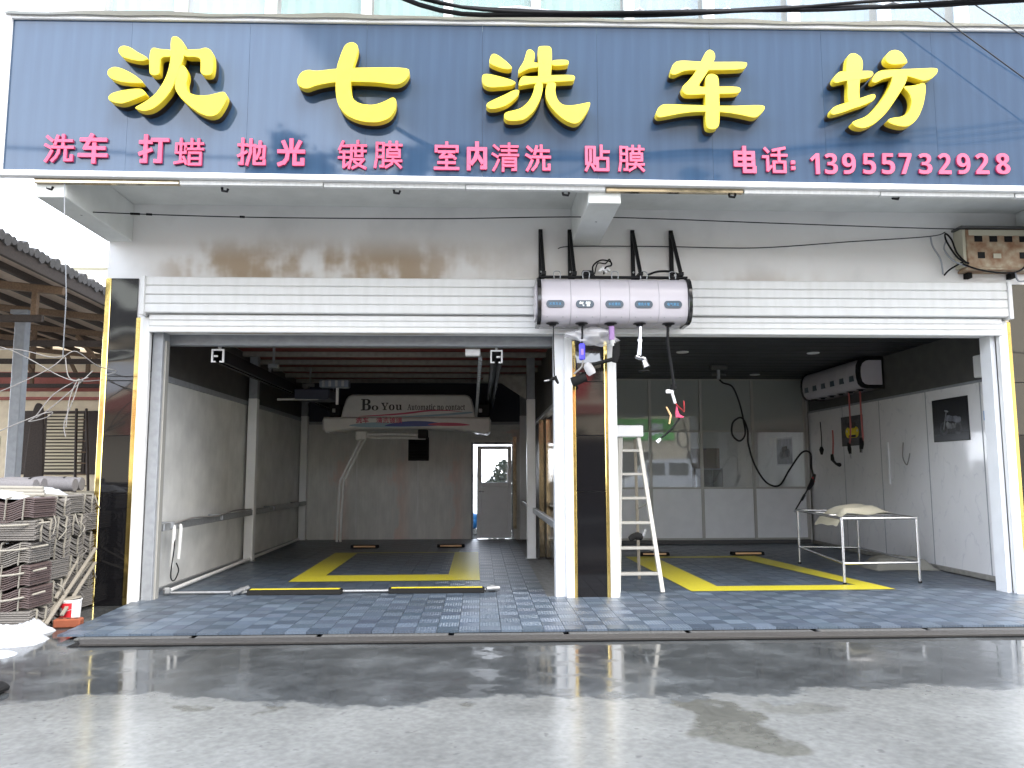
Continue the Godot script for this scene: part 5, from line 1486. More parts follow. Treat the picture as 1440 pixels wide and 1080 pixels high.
	tb(h3, "barrel", M.rubber, [Vector3(1.56, 2.82, 0.44), Vector3(1.34, 2.76, 0.46), Vector3(1.26, 2.74, 0.46)], [0.024, 0.02, 0.03], 8)
	var bot := MB.new(h3.position)
	bot.lathe([Vector2(0.0, -0.1), Vector2(0.06, -0.1), Vector2(0.075, -0.05), Vector2(0.07, 0.06), Vector2(0.03, 0.1), Vector2(0.0, 0.1)], 14, Transform3D(Basis(Vector3(0, 0, 1), 0.5), Vector3(1.26, 2.70, 0.46)) * Transform3D(Basis.from_scale(Vector3(0.75, 0.75, 0.75)), Vector3.ZERO))
	build("bottle", bot, M.clear_bag, h3)
	tb(h3, "cup", M.rubber, [Vector3(1.22, 2.6, 0.46), Vector3(1.06, 2.54, 0.46)], [0.045, 0.058], 12)
	var h4 := thing("chrome_nozzle", "chrome water nozzle hanging below the fourth outlet of the outdoor cabinet", "nozzle", Vector3(1.87, 3.2, 0.44))
	tb(h4, "pipe", M.chrome, [Vector3(1.87, 3.2, 0.44), Vector3(1.86, 3.04, 0.44)], 0.019, 10)
	tb(h4, "coupling", M.white_paint, [Vector3(1.86, 3.05, 0.44), Vector3(1.86, 3.02, 0.44)], 0.028, 10)
	tb(h4, "body", M.chrome, [Vector3(1.86, 3.02, 0.44), Vector3(1.845, 2.86, 0.44)], [0.024, 0.03], 10)
	tb(h4, "elbow", M.chrome, curve([Vector3(1.81, 2.85, 0.44), Vector3(1.85, 2.83, 0.45), Vector3(1.9, 2.82, 0.46), Vector3(1.92, 2.78, 0.46)], 4), 0.026, 10)
	tb(h4, "head", M.chrome, [Vector3(1.9, 2.8, 0.46), Vector3(1.93, 2.72, 0.47)], [0.03, 0.045], 12)
	tb(h4, "shade", M.rubber, [Vector3(1.9, 2.685, 0.46), Vector3(1.9, 2.67, 0.46)], 0.06, 12)
	var h5 := thing("power_plug_cable", "black cable ending in white, red and orange connectors, rightmost below the outdoor cabinet", "cable", Vector3(2.18, 3.2, 0.44))
	tb(h5, "cable", M.cable, curve([Vector3(2.195, 3.2, 0.44), Vector3(2.19, 3.0, 0.44), Vector3(2.22, 2.75, 0.44), Vector3(2.25, 2.5, 0.44)], 5), 0.017, 8)
	tb(h5, "boot", M.rubber, [Vector3(2.24, 2.52, 0.44), Vector3(2.24, 2.46, 0.44)], [0.03, 0.045], 8)
	bx(h5, "white_block", M.white_paint, Vector3(2.15, 2.415, 0.43), Vector3(2.24, 2.46, 0.46), 0.008)
	tb(h5, "white_arm", M.white_paint, [Vector3(2.225, 2.42, 0.44), Vector3(2.255, 2.3, 0.45)], 0.016, 8)
	var rc := MB.new(h5.position)
	rc.extrude(PackedVector2Array([Vector2(2.255, 2.2), Vector2(2.27, 2.27), Vector2(2.285, 2.21), Vector2(2.30, 2.17), Vector2(2.35, 2.145), Vector2(2.335, 2.13), Vector2(2.26, 2.135)]), 0.43, 0.47, 0.004)
	build("red_clip", rc, M.pink_plastic, h5)
	tb(h5, "red_wire", M.red_paint, [Vector3(2.26, 2.3, 0.44), Vector3(2.36, 2.2, 0.44), Vector3(2.36, 2.33, 0.44)], 0.006, 6)
	tb(h5, "orange_clip", M.orange_plastic, [Vector3(2.15, 2.26, 0.45), Vector3(2.20, 2.16, 0.45), Vector3(2.18, 2.06, 0.45)], [0.009, 0.013, 0.01], 8)
	tb(h5, "lead", M.cable, curve([Vector3(2.3, 2.13, 0.45), Vector3(2.2, 2.0, 0.46), Vector3(2.08, 1.9, 0.46)], 5), 0.011, 6)
	tb(h5, "white_tip", M.white_paint, [Vector3(2.07, 1.89, 0.46), Vector3(2.03, 1.85, 0.46)], [0.016, 0.022], 8)
	# plastic bag on the second outlet
	var pb := MB.new()
	pb.patch(26, 14, func(u, v):
		var a = TAU * u
		var r := (0.07 + 0.10 * sin(v * PI)) * (1.0 + 0.28 * sin(a * 3.0 + v * 7.0) + 0.15 * sin(a * 7.0 - v * 9.0))
		return Vector3(1.25 + cos(a) * r * 1.5 + 0.12 * (1 - v), 3.0 + 0.19 * v + 0.02 * sin(a * 2.0), 0.34 + sin(a) * r * 0.8))
	tag(build("plastic_bag", pb, M.clear_bag), "crumpled clear plastic bag stuffed under the outdoor hose cabinet", "bag")

# ---------------------------------------------------------------- cables, box, loose things
func make_small_things():
	var j := thing("meter_box", "rusty cream metal meter box with square holes under the canopy on the right", "box", Vector3(6.35, 4.0, 0.1))
	bx(j, "case", M.rusty_box, Vector3(6.0, 4.0, 0.004), Vector3(6.86, 4.5, 0.2), 0.01)
	bx(j, "side_plate", M.box_cream, Vector3(5.955, 4.02, 0.004), Vector3(5.998, 4.5, 0.19), 0.006)
	bx(j, "lid", M.dark_board, Vector3(5.93, 4.502, 0.004), Vector3(6.9, 4.53, 0.22), 0.006)
	bx(j, "upper_strip", M.box_cream, Vector3(6.03, 4.41, 0.2005), Vector3(6.83, 4.48, 0.206), 0.002)
	bx(j, "lower_lip", M.rusty_box, Vector3(5.98, 3.97, 0.004), Vector3(6.88, 4.0, 0.23), 0.006)
	for k in 4: bx(j, "window", M.black, Vector3(6.1 + 0.19 * k, 4.33, 0.2), Vector3(6.2 + 0.19 * k, 4.41, 0.203))
	for k in 4: bx(j, "window_rim", M.box_cream, Vector3(6.095 + 0.19 * k, 4.405, 0.2025), Vector3(6.205 + 0.19 * k, 4.418, 0.21), 0.002)
	for x in [6.13, 6.66]: bx(j, "window", M.black, Vector3(x, 4.12, 0.2), Vector3(x + 0.09, 4.2, 0.203))
	bx(j, "hasp", M.box_cream, Vector3(6.32, 4.12, 0.2005), Vector3(6.42, 4.18, 0.215), 0.004)
	for x in [6.05, 6.6]: bx(j, "foot", M.rubber, Vector3(x, 3.9, 0.004), Vector3(x + 0.06, 3.968, 0.1), 0.004)
	var jw := thing("box_cables", "tangle of grey cables looping out of the rusty meter box", "cable", Vector3(5.9, 4.2, 0.15))
	for p in [[Vector3(6.0, 4.05, 0.22), Vector3(5.88, 4.12, 0.2), Vector3(5.78, 4.34, 0.15), Vector3(5.8, 4.46, 0.1), Vector3(5.86, 4.38, 0.12), Vector3(5.9, 4.2, 0.15), Vector3(5.98, 4.06, 0.2)],
			[Vector3(5.98, 4.02, 0.2), Vector3(5.84, 4.1, 0.16), Vector3(5.76, 4.25, 0.12), Vector3(5.8, 4.36, 0.1)],
			[Vector3(5.62, 4.42, 0.08), Vector3(5.64, 4.3, 0.08), Vector3(5.72, 4.12, 0.1), Vector3(5.76, 3.95, 0.06)],
			[Vector3(5.93, 4.05, 0.2), Vector3(6.1, 3.96, 0.26), Vector3(6.4, 3.92, 0.27), Vector3(6.62, 3.96, 0.26), Vector3(6.75, 4.1, 0.24), Vector3(6.86, 4.25, 0.2)],
			[Vector3(5.95, 4.08, 0.2), Vector3(5.82, 4.0, 0.12), Vector3(5.78, 3.94, 0.05)],
			[Vector3(6.66, 3.97, 0.1), Vector3(6.7, 3.86, 0.1), Vector3(6.9, 3.9, 0.1), Vector3(7.1, 3.95, 0.1)]]:
		tb(jw, "cable", M.cable if p.size() != 4 else M.grey_metal, curve(p, 6), 0.011, 6)
	# thin wires under the canopy
	var w1 := thing("canopy_wire", "thin dark wire strung under the canopy from the left beam to the right", "cable", Vector3(0.5, 4.33, 0.9))
	tb(w1, "wire", M.cable, curve([Vector3(-4.32, 4.33, 1.0), Vector3(-3.3, 4.3, 1.0), Vector3(-2.15, 4.285, 1.0), Vector3(-0.4, 4.30, 0.98), Vector3(1.3, 4.345, 0.95), Vector3(3.4, 4.31, 0.9), Vector3(5.4, 4.265, 0.9), Vector3(6.9, 4.28, 0.9)], 6), 0.0065, 5)
	for p in [[-3.75, 4.312, 0.05], [-3.6, 4.308, 0.03], [-2.6, 4.29, 0.025], [1.3, 4.345, 0.03]]:
		tb(w1, "tape", M.rubber, [Vector3(p[0] - p[2], p[1] + 0.002, 1.0 if p[0] < 0 else 0.95), Vector3(p[0] + p[2], p[1] - 0.001, 1.0 if p[0] < 0 else 0.95)], 0.013, 6)
	for p in [Vector3(-4.32, 4.29, 1.0), Vector3(1.29, 4.29, 0.95)]:
		tb(w1, "insulator", M.rubber, [p, p + Vector3(0, 0.075, 0)], 0.014, 6)
	var w2 := thing("wall_wire", "thin dark wire along the wall above the outdoor hose cabinet to the meter box", "cable", Vector3(3, 4.3, 0.06))
	tb(w2, "wire", M.cable, curve([Vector3(0.95, 4.24, 0.05), Vector3(1.15, 4.27, 0.05), Vector3(2.2, 4.275, 0.06), Vector3(3.4, 4.27, 0.05), Vector3(4.6, 4.36, 0.05), Vector3(5.6, 4.43, 0.07), Vector3(5.8, 4.48, 0.1)], 6), 0.0065, 5)
	var w3 := thing("hanging_wire", "thin loose wire hanging down the left end of the canopy", "cable", Vector3(-4.19, 4.0, 1.62))
	tb(w3, "wire", M.grey_metal, [Vector3(-4.2, 4.45, 1.6), Vector3(-4.19, 4.2, 1.6), Vector3(-4.195, 3.3, 1.45), Vector3(-4.45, 2.75, 0.95)], 0.0055, 5)
	# steel wires and the frosted cable in front of the sign
	for k in 2:
		var a := Vector3(4.2 + 0.5 * k, 6.69, 1.9)
		tag(build("steel_wire", line([a, Vector3(6.9, 4.58 + 0.6 * k, 1.9)], 0.0065), M.wire_grey), "grey steel wire slanting across the right end of the sign, the %s of two" % ("lower" if k == 0 else "upper"), "cable")
	var tc := thing("street_cable", "thick black street cable with patches of snow running above the sign", "cable", Vector3(2, 5.4, 3.2))
	for k in 3:
		var pts := []
		for i in 40:
			var x := -1.6 + i * 0.18
			var y := cable_y(x) - 0.02 + 0.03 * (k - 1) * cos(x * 1.1 + k)
			pts.append(Vector3(x, y + 0.01 * sin(x * 3.0 + k * 2.0), 3.2 + 0.03 * k))
		tb(tc, "strand", M.cable, pts, 0.02 if k == 0 else 0.014, 7)
	for e in [[0.32, 0.28], [1.35, 0.05], [1.75, 0.08], [2.1, 0.06], [3.55, 0.12], [4.1, 0.1]]:
		var x: float = e[0]
		tb(tc, "snow_patch", M.snow, [Vector3(x - e[1], cable_y(x - e[1]) - 0.005, 3.2), Vector3(x, cable_y(x) + 0.006, 3.215), Vector3(x + e[1], cable_y(x + e[1]) - 0.005, 3.2)], [0.012, 0.026, 0.012], 8)
	# snow heaps, bucket, brick, sticks at the left
	snow_heap("melting snow heap in front of the roof tile pile", Vector3(-4.5, 0, 1.95), Vector3(0.6, 0.17, 0.42), 1)
	snow_heap("small snow heap beside the red and white paint bucket", Vector3(-4.28, 0, 1.55), Vector3(0.2, 0.14, 0.24), 2)
	snow_heap("low wet snow heap nearest the street at the left edge", Vector3(-4.35, 0, 2.5), Vector3(0.5, 0.07, 0.3), 3)
	var p := thing("paint_bucket", "red and white paint bucket with dented rim by the left pillar", "bucket", Vector3(-4.22, 0, 0.95))
	var mb := MB.new(p.position)
	mb.lathe([Vector2(0.0, 0.004), Vector2(0.12, 0.004), Vector2(0.125, 0.01), Vector2(0.138, 0.28), Vector2(0.146, 0.285), Vector2(0.146, 0.3), Vector2(0.132, 0.3), Vector2(0.125, 0.02), Vector2(0.0, 0.02)], 24, Transform3D(Basis.IDENTITY, p.position))
	build("pail", mb, M.white_paint, p)
	var rd := MB.new(p.position)
	rd.col = Color.WHITE
	for k in 9:
		for q in [[0.02, 0.09, 0, 9], [0.09, 0.2, 0, 4], [0.2, 0.262, 0, 7]]:
			if k < q[2] or k >= q[3]: continue
			var a0 := 1.0 + k * 0.24
			var a1 := a0 + 0.24
			var pts := []
			for e in [[a0, q[0]], [a1, q[0]], [a1, q[1]], [a0, q[1]]]:
				var r: float = 0.1275 + 0.0125 * e[1] / 0.28 * 0.95 + 0.0005
				pts.append(p.position + Vector3(cos(e[0]) * r, e[1], sin(e[0]) * r))
			rd.quad(pts[0], pts[1], pts[2], pts[3], Vector3(cos(a0 + 0.12), 0, sin(a0 + 0.12)))
	build("red_print", rd, M.red_paint, p)
	tb(p, "wire_handle", M.galvanised, curve([p.position + Vector3(-0.14, 0.27, 0), p.position + Vector3(-0.12, 0.2, 0.1), p.position + Vector3(0, 0.16, 0.17), p.position + Vector3(0.12, 0.2, 0.1), p.position + Vector3(0.14, 0.27, 0)], 5), 0.004, 5)
	var lid := MB.new(p.position)
	lid.lathe([Vector2(0.0, 0.012), Vector2(0.14, 0.012), Vector2(0.148, 0.0), Vector2(0.142, 0.0)], 22, Transform3D(Basis(Vector3(0.3, 0, 1).normalized(), 0.1), p.position + Vector3(-0.02, 0.305, -0.01)))
	build("lid", lid, M.pale_wood, p)
	p.scale = Vector3.ONE * 0.74
	var br := thing("red_brick", "red perforated brick on the wet ground before the paint bucket", "brick", Vector3(-4.06, 0, 1.3))
	var bm := MB.new(br.position)
	bm.box(br.position + Vector3(0, 0.045, 0), Vector3(0.25, 0.085, 0.12), 0.012, Basis(Vector3.UP, 0.12))
	build("body", bm, M.brick, br)
	for k in 3:
		var hb := MB.new(br.position)
		hb.lathe([Vector2(0.0, 0.0905), Vector2(0.018, 0.0905), Vector2(0.02, 0.089)], 10, Transform3D(Basis.IDENTITY, br.position + Vector3(-0.07 + 0.07 * k, 0, 0.008 * (1 - k))))
		build("hole", hb, M.black, br)
	var st := thing("wooden_lath", "bunch of pale laths and pipes leaning between the tile pile and the left pillar", "laths", Vector3(-4.35, 0, 0.6))
	for e in [[Vector3(-4.2, 0.06, 1.45), Vector3(-4.41, 0.66, 0.06)], [Vector3(-4.24, 0.05, 1.5), Vector3(-4.45, 0.5, 0.1)], [Vector3(-4.18, 0.1, 1.2), Vector3(-4.40, 0.5, 0.08)], [Vector3(-4.32, 0.05, 1.5), Vector3(-4.4, 0.5, 0.6)], [Vector3(-4.3, 0.25, 1.1), Vector3(-4.42, 0.62, 0.4)]]:
		var lm := MB.new(st.position)
		lm.bar(e[0], e[1], 0.035, 0.022, 0.003)
		build("lath", lm, M.pale_wood, st)
	var rb := thing("rubber_chock", "black rubber block lying on the concrete at the left edge", "rubber block", Vector3(-3.36, 0, 3.75))
	var cm := MB.new(rb.position)
	cm.extrude(smooth_outline(PackedVector2Array([Vector2(-3.6, 0.003), Vector2(-3.28, 0.003), Vector2(-3.27, 0.04), Vector2(-3.34, 0.075), Vector2(-3.6, 0.08)]), 1), 3.66, 3.80, 0.01)
	build("body", cm, M.rubber, rb)
	bx(rb, "pad", M.pale_wood, Vector3(-3.56, 0.08, 3.68), Vector3(-3.36, 0.095, 3.77), 0.006)

func cable_y(x: float) -> float:
	return 5.40 + 0.012 * (x - 0.5) * (x - 0.5) + (0.28 * x * x if x < 0.0 else 0.0)

func line(pts: Array, r: float) -> MB:
	var mb := MB.new()
	mb.tube(pts, r, 6)
	return mb

func snow_heap(what: String, at: Vector3, size: Vector3, sd: int):
	var n := FastNoiseLite.new()
	n.seed = 300 + sd; n.frequency = 2.2
	var mb := MB.new()
	mb.patch(34, 26, func(u, v):
		var x: float = (u - 0.5) * 2.0
		var z: float = (v - 0.5) * 2.0
		var q := n.get_noise_2d(x * size.x + sd * 5.0, z * size.z)
		var d := 1.0 - (x * x + z * z) + q * 0.5
		return at + Vector3(x * size.x, -0.02 + size.y * (clampf(d, -0.1, 1.3) + 0.35 * maxf(0, n.get_noise_2d(x * size.x * 4.0, z * size.z * 4.0 + 40.0)) * clampf(d, 0, 1)), z * size.z), true)
	tag(build("snow_heap", mb, M.snow), what, "snow")

# ---------------------------------------------------------------- the yard on the left
func tile_bundle(m: Material, what: String) -> Node3D:
	var o := thing("tile_bundle", what, "roof tiles", Vector3.ZERO, "strapped bundles in the roof tile pile")
	for k in 9:
		var mb := MB.new()
		var y0 := 0.012 + k * 0.021
		var wob := 0.004 * sin(k * 2.3)
		var top := []
		for i in 9:
			var t := float(i) / 8.0
			top.append(Vector2(-0.19 + 0.38 * t + wob, y0 + 0.022 * sin(t * TAU + 0.4) + 0.012 * cos(t * PI)))
		var poly := PackedVector2Array(top)
		for i in range(8, -1, -1): poly.append(top[i] + Vector2(0, -0.013))
		mb.extrude(poly, -0.2 + wob, 0.2 + wob * 2.0, 0.0, Transform3D(Basis(Vector3.UP, PI / 2), Vector3.ZERO))
		build("roof_tile", mb, m, o)
	for z in [-0.08, 0.09]:
		var sp := MB.new()
		var ring := [Vector3(-0.205, 0.0, z), Vector3(-0.208, 0.2, z + 0.01), Vector3(0.0, 0.225, z), Vector3(0.208, 0.205, z - 0.01), Vector3(0.21, 0.1, z + 0.015), Vector3(0.205, 0.0, z)]
		for i in ring.size() - 1: sp.bar(ring[i], ring[i + 1], 0.018, 0.006, 0.0, Vector3(0, 0, 1))
		build("strap", sp, M.strap, o)
	return o

func make_neighbour():
	# pile of strapped roof tiles
	var grey := tile_bundle(M.tile_grey, "strapped bundle of weathered grey roof tiles in the pile beside the left pillar")
	var red := tile_bundle(M.tile_red, "strapped bundle of dark red glazed roof tiles at the street end of the pile")
	var rng := RandomNumberGenerator.new()
	rng.seed = 21
	var first := [true, true]
	for lay in 6:
		for row in 5:
			for col in 3:
				if row > 0 and col > 0 and lay < 5: continue
				var is_red := row == 0 and lay in [0, 1, 2, 5] and not (lay == 0 and col == 0)
				var at := Vector3(-4.47 - col * 0.44 - row * 0.06 + rng.randf_range(-0.02, 0.02), lay * 0.213 + 0.005, 1.46 - row * 0.425 + rng.randf_range(-0.02, 0.02))
				var turn := rng.randf_range(-0.06, 0.06) + (PI / 2 if is_red or (row + lay) % 4 == 3 else 0.0)
				var src: Node3D = red if is_red else grey
				var k := 1 if is_red else 0
				var first_made: bool = first[k]
				if first[k]:
					first[k] = false
					src.position = at; src.rotation.y = turn
				else:
					again(src, at, turn, "", "tile_bundle", "strapped bundles in the roof tile pile")
				var last: Node = get_child(get_child_count() - 1) if not first_made else src
				last.set_meta("label", "%s bundle of roof tiles, %s layer, %s from the street, %s" % ["dark red" if is_red else "weathered grey", ["lowest", "second", "third", "fourth", "fifth", "top"][lay], ["first", "second", "third", "fourth", "fifth"][row], ["on the pillar side", "in the middle", "on the yard side"][col]])
	# things lying on the pile
	for e in [[Vector3(-5.0, 1.385, 0.6), 0.5, "grey purple roll of sheeting lying on the tile pile, left"], [Vector3(-4.92, 1.39, 0.05), 0.62, "pale grey roll of sheeting lying on the tile pile, by the pillar"]]:
		var o := thing("sheet_roll", e[2], "roll", e[0])
		var at: Vector3 = e[0]
		tb(o, "roll", M.roll_grey, [at + Vector3(-e[1] * 0.5, 0, 0.03), at + Vector3(-e[1] * 0.2, 0.012, 0.01), at + Vector3(e[1] * 0.5, 0, 0)], [0.075, 0.082, 0.076], 12)
		tb(o, "roll", M.roll_grey, [at + Vector3(-e[1] * 0.5, 0.0, 0.17), at + Vector3(e[1] * 0.5, -0.01, 0.16)], [0.07, 0.075], 12)
		tb(o, "tie", M.rubber, [at + Vector3(0.1, 0, 0), at + Vector3(0.13, 0, 0)], 0.086, 12)
	snow_heap("patch of snow lying on top of the tile pile, by the rolls", Vector3(-4.7, 1.3, 0.75), Vector3(0.26, 0.08, 0.3), 5)
	snow_heap("strip of snow on the tile pile at the left edge", Vector3(-4.75, 1.29, 1.4), Vector3(0.45, 0.06, 0.22), 6)
	var pipes := thing("pale_pipe", "pale pipes lying along the top of the tile pile", "pipes", Vector3(-4.6, 1.3, 1.5))
	for k in 3: tb(pipes, "pipe", M.strap, [Vector3(-5.4, 1.31 + 0.035 * k, 1.55 - 0.13 * k), Vector3(-4.3 - 0.08 * k, 1.3 + 0.03 * k, 1.42 - 0.13 * k)], 0.022, 8)
	# loose straps on the side of the pile
	var ls := thing("loose_straps", "loose pale straps dangling from the side of the tile pile", "straps", Vector3(-4.25, 0.6, 0.8))
	for k in 13:
		var z := rng.randf_range(-0.2, 1.66)
		var y := rng.randf_range(0.15, 1.2)
		var x := -4.245 - (1.46 - z) * 0.14
		tb(ls, "strap", M.strap if k % 3 else M.tile_grey, curve([Vector3(x - 0.02, y + rng.randf_range(0.03, 0.12), z), Vector3(x + 0.035, y, z + rng.randf_range(-0.06, 0.06)), Vector3(x + 0.025, y - rng.randf_range(0.03, 0.13), z + rng.randf_range(-0.14, 0.14))], 4), 0.0065, 5)
	for k in 4:
		tb(ls, "strap", M.strap, curve([Vector3(-5.3, 0.35 + 0.24 * k, 1.72), Vector3(-4.8, 0.3 + 0.24 * k, 1.74), Vector3(-4.4, 0.33 + 0.23 * k, 1.7), Vector3(-4.2, 0.38 + 0.22 * k, 1.5)], 5), 0.011, 6)
	# tangled white cord
	var cd := thing("tangled_cord", "tangle of pale cord strung from the canopy towards the shed", "cord", Vector3(-4.5, 2.7, 0.9))
	for p in [[Vector3(-4.45, 2.77, 0.9), Vector3(-4.62, 2.6, 0.95), Vector3(-5.1, 2.35, 1.0), Vector3(-5.8, 2.1, 1.0)],
			[Vector3(-4.45, 2.77, 0.9), Vector3(-4.36, 2.82, 0.85), Vector3(-4.25, 2.7, 0.6), Vector3(-4.18, 2.68, 0.3), Vector3(-4.42, 2.66, 0.05)],
			[Vector3(-5.9, 2.95, 0.9), Vector3(-5.1, 2.85, 0.9), Vector3(-4.5, 2.55, 0.9), Vector3(-4.3, 2.5, 0.85), Vector3(-4.42, 2.6, 0.1)],
			[Vector3(-4.45, 2.77, 0.9), Vector3(-4.6, 2.75, 0.92), Vector3(-5.0, 2.83, 0.95), Vector3(-5.6, 2.75, 1.0)],
			[Vector3(-4.3, 2.5, 0.88), Vector3(-4.34, 2.3, 0.9), Vector3(-4.42, 2.05, 0.9), Vector3(-4.40, 1.9, 0.9)],
			[Vector3(-4.3, 2.52, 0.88), Vector3(-4.55, 2.35, 0.9), Vector3(-4.72, 2.12, 0.9), Vector3(-4.78, 2.06, 0.92), Vector3(-4.62, 2.1, 0.9), Vector3(-4.55, 2.16, 0.9), Vector3(-4.68, 2.12, 0.95), Vector3(-5.08, 1.93, 1.0), Vector3(-5.6, 1.7, 1.0)],
			[Vector3(-4.2, 2.62, 0.8), Vector3(-4.38, 2.38, 0.9), Vector3(-4.6, 2.18, 0.9), Vector3(-4.72, 2.1, 0.9)],
			[Vector3(-4.45, 2.75, 0.9), Vector3(-4.4, 2.55, 0.92), Vector3(-4.33, 2.5, 0.9), Vector3(-4.22, 2.54, 0.85)],
			[Vector3(-4.31, 2.51, 0.9), Vector3(-4.37, 2.3, 0.92), Vector3(-4.39, 2.0, 0.92)]]:
		tb(cd, "strand", M.cord, curve(p, 6), 0.0055, 6)
	# open shed with tiled roof
	var s := thing("open_shed", "open shed with tiled lean-to roof on timber purlins and grey steel posts", "shed", Vector3(-8, 0, -3.5))
	var e0 := Vector3(-5.32, 4.0, 1.7)          # eave runs back from the street
	var slope := 0.10
	var rf := MB.new(s.position)
	rf.quad(Vector3(-5.3, 4.06, 1.7), Vector3(-5.75, 4.06, -9.0), Vector3(-14.0, 4.06 + 8.5 * slope, -9.0), Vector3(-14.0, 4.06 + 8.5 * slope, 1.7), Vector3.DOWN)
	rf.quad(Vector3(-5.3, 4.09, 1.7), Vector3(-5.75, 4.09, -9.0), Vector3(-14.0, 4.09 + 8.5 * slope, -9.0), Vector3(-14.0, 4.09 + 8.5 * slope, 1.7), Vector3.UP)
	build("roof_boarding", rf, M.roof_board, s)
	var fa := MB.new(s.position)
	fa.bar(Vector3(-5.28, 4.0, 1.7), Vector3(-5.74, 4.0, -9.0), 0.05, 0.15, 0.006)
	build("eave_board", fa, M.dark_wood, s)
	for k in 84:
		var t := float(k) / 84.0
		var at := Vector3(-5.28, 4.13, 1.7).lerp(Vector3(-5.74, 4.13, -9.0), t)
		var tm := MB.new(s.position)
		tm.tube([at + Vector3(0.06, -0.02 + 0.02 * (k % 2), 0), at + Vector3(-0.5, 0.06, 0)], 0.05 + 0.012 * (k % 3), 8)
		build("roof_tile", tm, M.roof_tile, s)
	for k in 12:
		var x := -5.75 - k * 0.62
		var pm := MB.new(s.position)
		var y := 3.98 + (-5.3 - x) * slope
		pm.bar(Vector3(x, y, 1.7), Vector3(x - 0.4, y, -9.0), 0.06, 0.09, 0.006)
		build("purlin", pm, M.dark_wood, s)
	for k in 6:
		var z := 1.2 - k * 2.0
		var tm := MB.new(s.position)
		tm.bar(Vector3(-5.35 - 0.04 * k, 3.86, z), Vector3(-13.5, 3.86 + 8.1 * slope, z), 0.08, 0.1, 0.006)
		build("rafter", tm, M.old_wood, s)
		var lm := MB.new(s.position)
		lm.bar(Vector3(-5.6 - 0.04 * k, 3.5, z), Vector3(-13.5, 3.5, z), 0.07, 0.09, 0.006)
		build("tie_beam", lm, M.dark_wood, s)
		for w in 6:
			var wm := MB.new(s.position)
			var x := -5.75 - w * 1.1
			wm.bar(Vector3(x, 3.54, z), Vector3(x - (0.35 if w % 2 else 0.0), 3.82 + (-5.35 - x) * slope, z), 0.07, 0.07, 0.005)
			build("strut", wm, M.old_wood, s)
	for p in [Vector3(-6.57, 0, -2.0), Vector3(-6.9, 0, -7.2), Vector3(-9.6, 0, -2.0)]:
		bx(s, "post", M.grey_metal, Vector3(p.x - 0.075, 0, p.z - 0.075), Vector3(p.x + 0.075, 3.85, p.z + 0.075), 0.01)
		bx(s, "post_cap", M.grey_metal, Vector3(p.x - 0.12, 3.78, p.z - 0.12), Vector3(p.x + 0.12, 3.84, p.z + 0.12), 0.005)
	# house behind
	var h := thing("yard_house", "cream house with faded red band and louvred window behind the shed", "house", Vector3(-10, 0, -9.5))
	bx(h, "wall", M.house_wall, Vector3(-16, 0, -9.6), Vector3(-5.2, 3.4, -9.1))
	bx(h, "red_band", M.house_red, Vector3(-16, 3.402, -9.6), Vector3(-5.2, 3.85, -9.07), 0.01)
	bx(h, "upper_wall", M.house_wall, Vector3(-16, 3.852, -9.6), Vector3(-5.2, 4.6, -9.1))
	bx(h, "ledge", M.house_red, Vector3(-16, 3.2, -9.099), Vector3(-5.2, 3.27, -9.03), 0.008)
	var wn := bx(h, "window", M.dark_wood, Vector3(-9.95, 1.5, -9.12), Vector3(-9.0, 2.95, -9.05), 0.01)
	for k in 18: bx(h, "louvre", M.louvre, Vector3(-9.88, 1.56 + k * 0.075, -9.05), Vector3(-9.07, 1.605 + k * 0.075, -9.025), 0.004, wn)
	for x in [[-10.4, -9.98], [-8.98, -8.6]]:
		bx(h, "shutter", M.dark_wood, Vector3(x[0], 1.5, -9.1), Vector3(x[1], 2.95, -9.03), 0.01)
	bx(h, "doorway", M.dark_wood, Vector3(-12.6, 0, -9.098), Vector3(-11.4, 2.2, -9.06), 0.01)
	# cream low wall piece and red thing at the far left
	var lw := thing("cream_cabinet", "cream painted cabinet standing under the shed at the left edge", "cabinet", Vector3(-9.2, 0, -5))
	bx(lw, "carcass", M.house_wall, Vector3(-9.9, 0, -5.4), Vector3(-8.75, 2.2, -4.9), 0.01)
	for k in 5: bx(lw, "drawer", M.louvre, Vector3(-9.85, 0.75 + k * 0.28, -4.9), Vector3(-8.8, 1.0 + k * 0.28, -4.885), 0.006)
	var pl := thing("dark_plank", "tall dark plank with rounded top leaning in the shed", "plank", Vector3(-9.0, 0, -7.0))
	var pm2 := MB.new(pl.position)
	var bsx := Transform3D(Basis(Vector3.RIGHT, -0.1), Vector3(-8.85, 0, -6.6))
	pm2.extrude(smooth_outline(PackedVector2Array([Vector2(-0.2, 0.0), Vector2(0.3, 0.0), Vector2(0.16, 1.5), Vector2(0.05, 2.7), Vector2(-0.02, 2.95), Vector2(-0.14, 2.95), Vector2(-0.2, 2.6)]), 2), -0.03, 0.03, 0.008, bsx)
	build("board", pm2, M.dark_wood, pl)
	var ld := thing("bamboo_ladder", "narrow brown wooden ladder leaning on the louvred window", "ladder", Vector3(-8.9, 0, -8.2))
	var foot := [Vector3(-8.62, 0.02, -8.0), Vector3(-8.3, 0.02, -8.0)]
	var head := [Vector3(-9.15, 2.98, -8.85), Vector3(-8.93, 2.98, -8.85)]
	for k in 2: tb(ld, "rail", M.dark_wood, [foot[k], head[k]], 0.03, 8)
	for k in 11:
		var f := (k + 1) / 12.0
		tb(ld, "rung", M.old_wood, [foot[0].lerp(head[0], f), foot[1].lerp(head[1], f)], 0.016, 6)
	var pole := thing("white_pole", "white painted pole with black bands by the shed post", "pole", Vector3(-8.0, 0, -4.4))
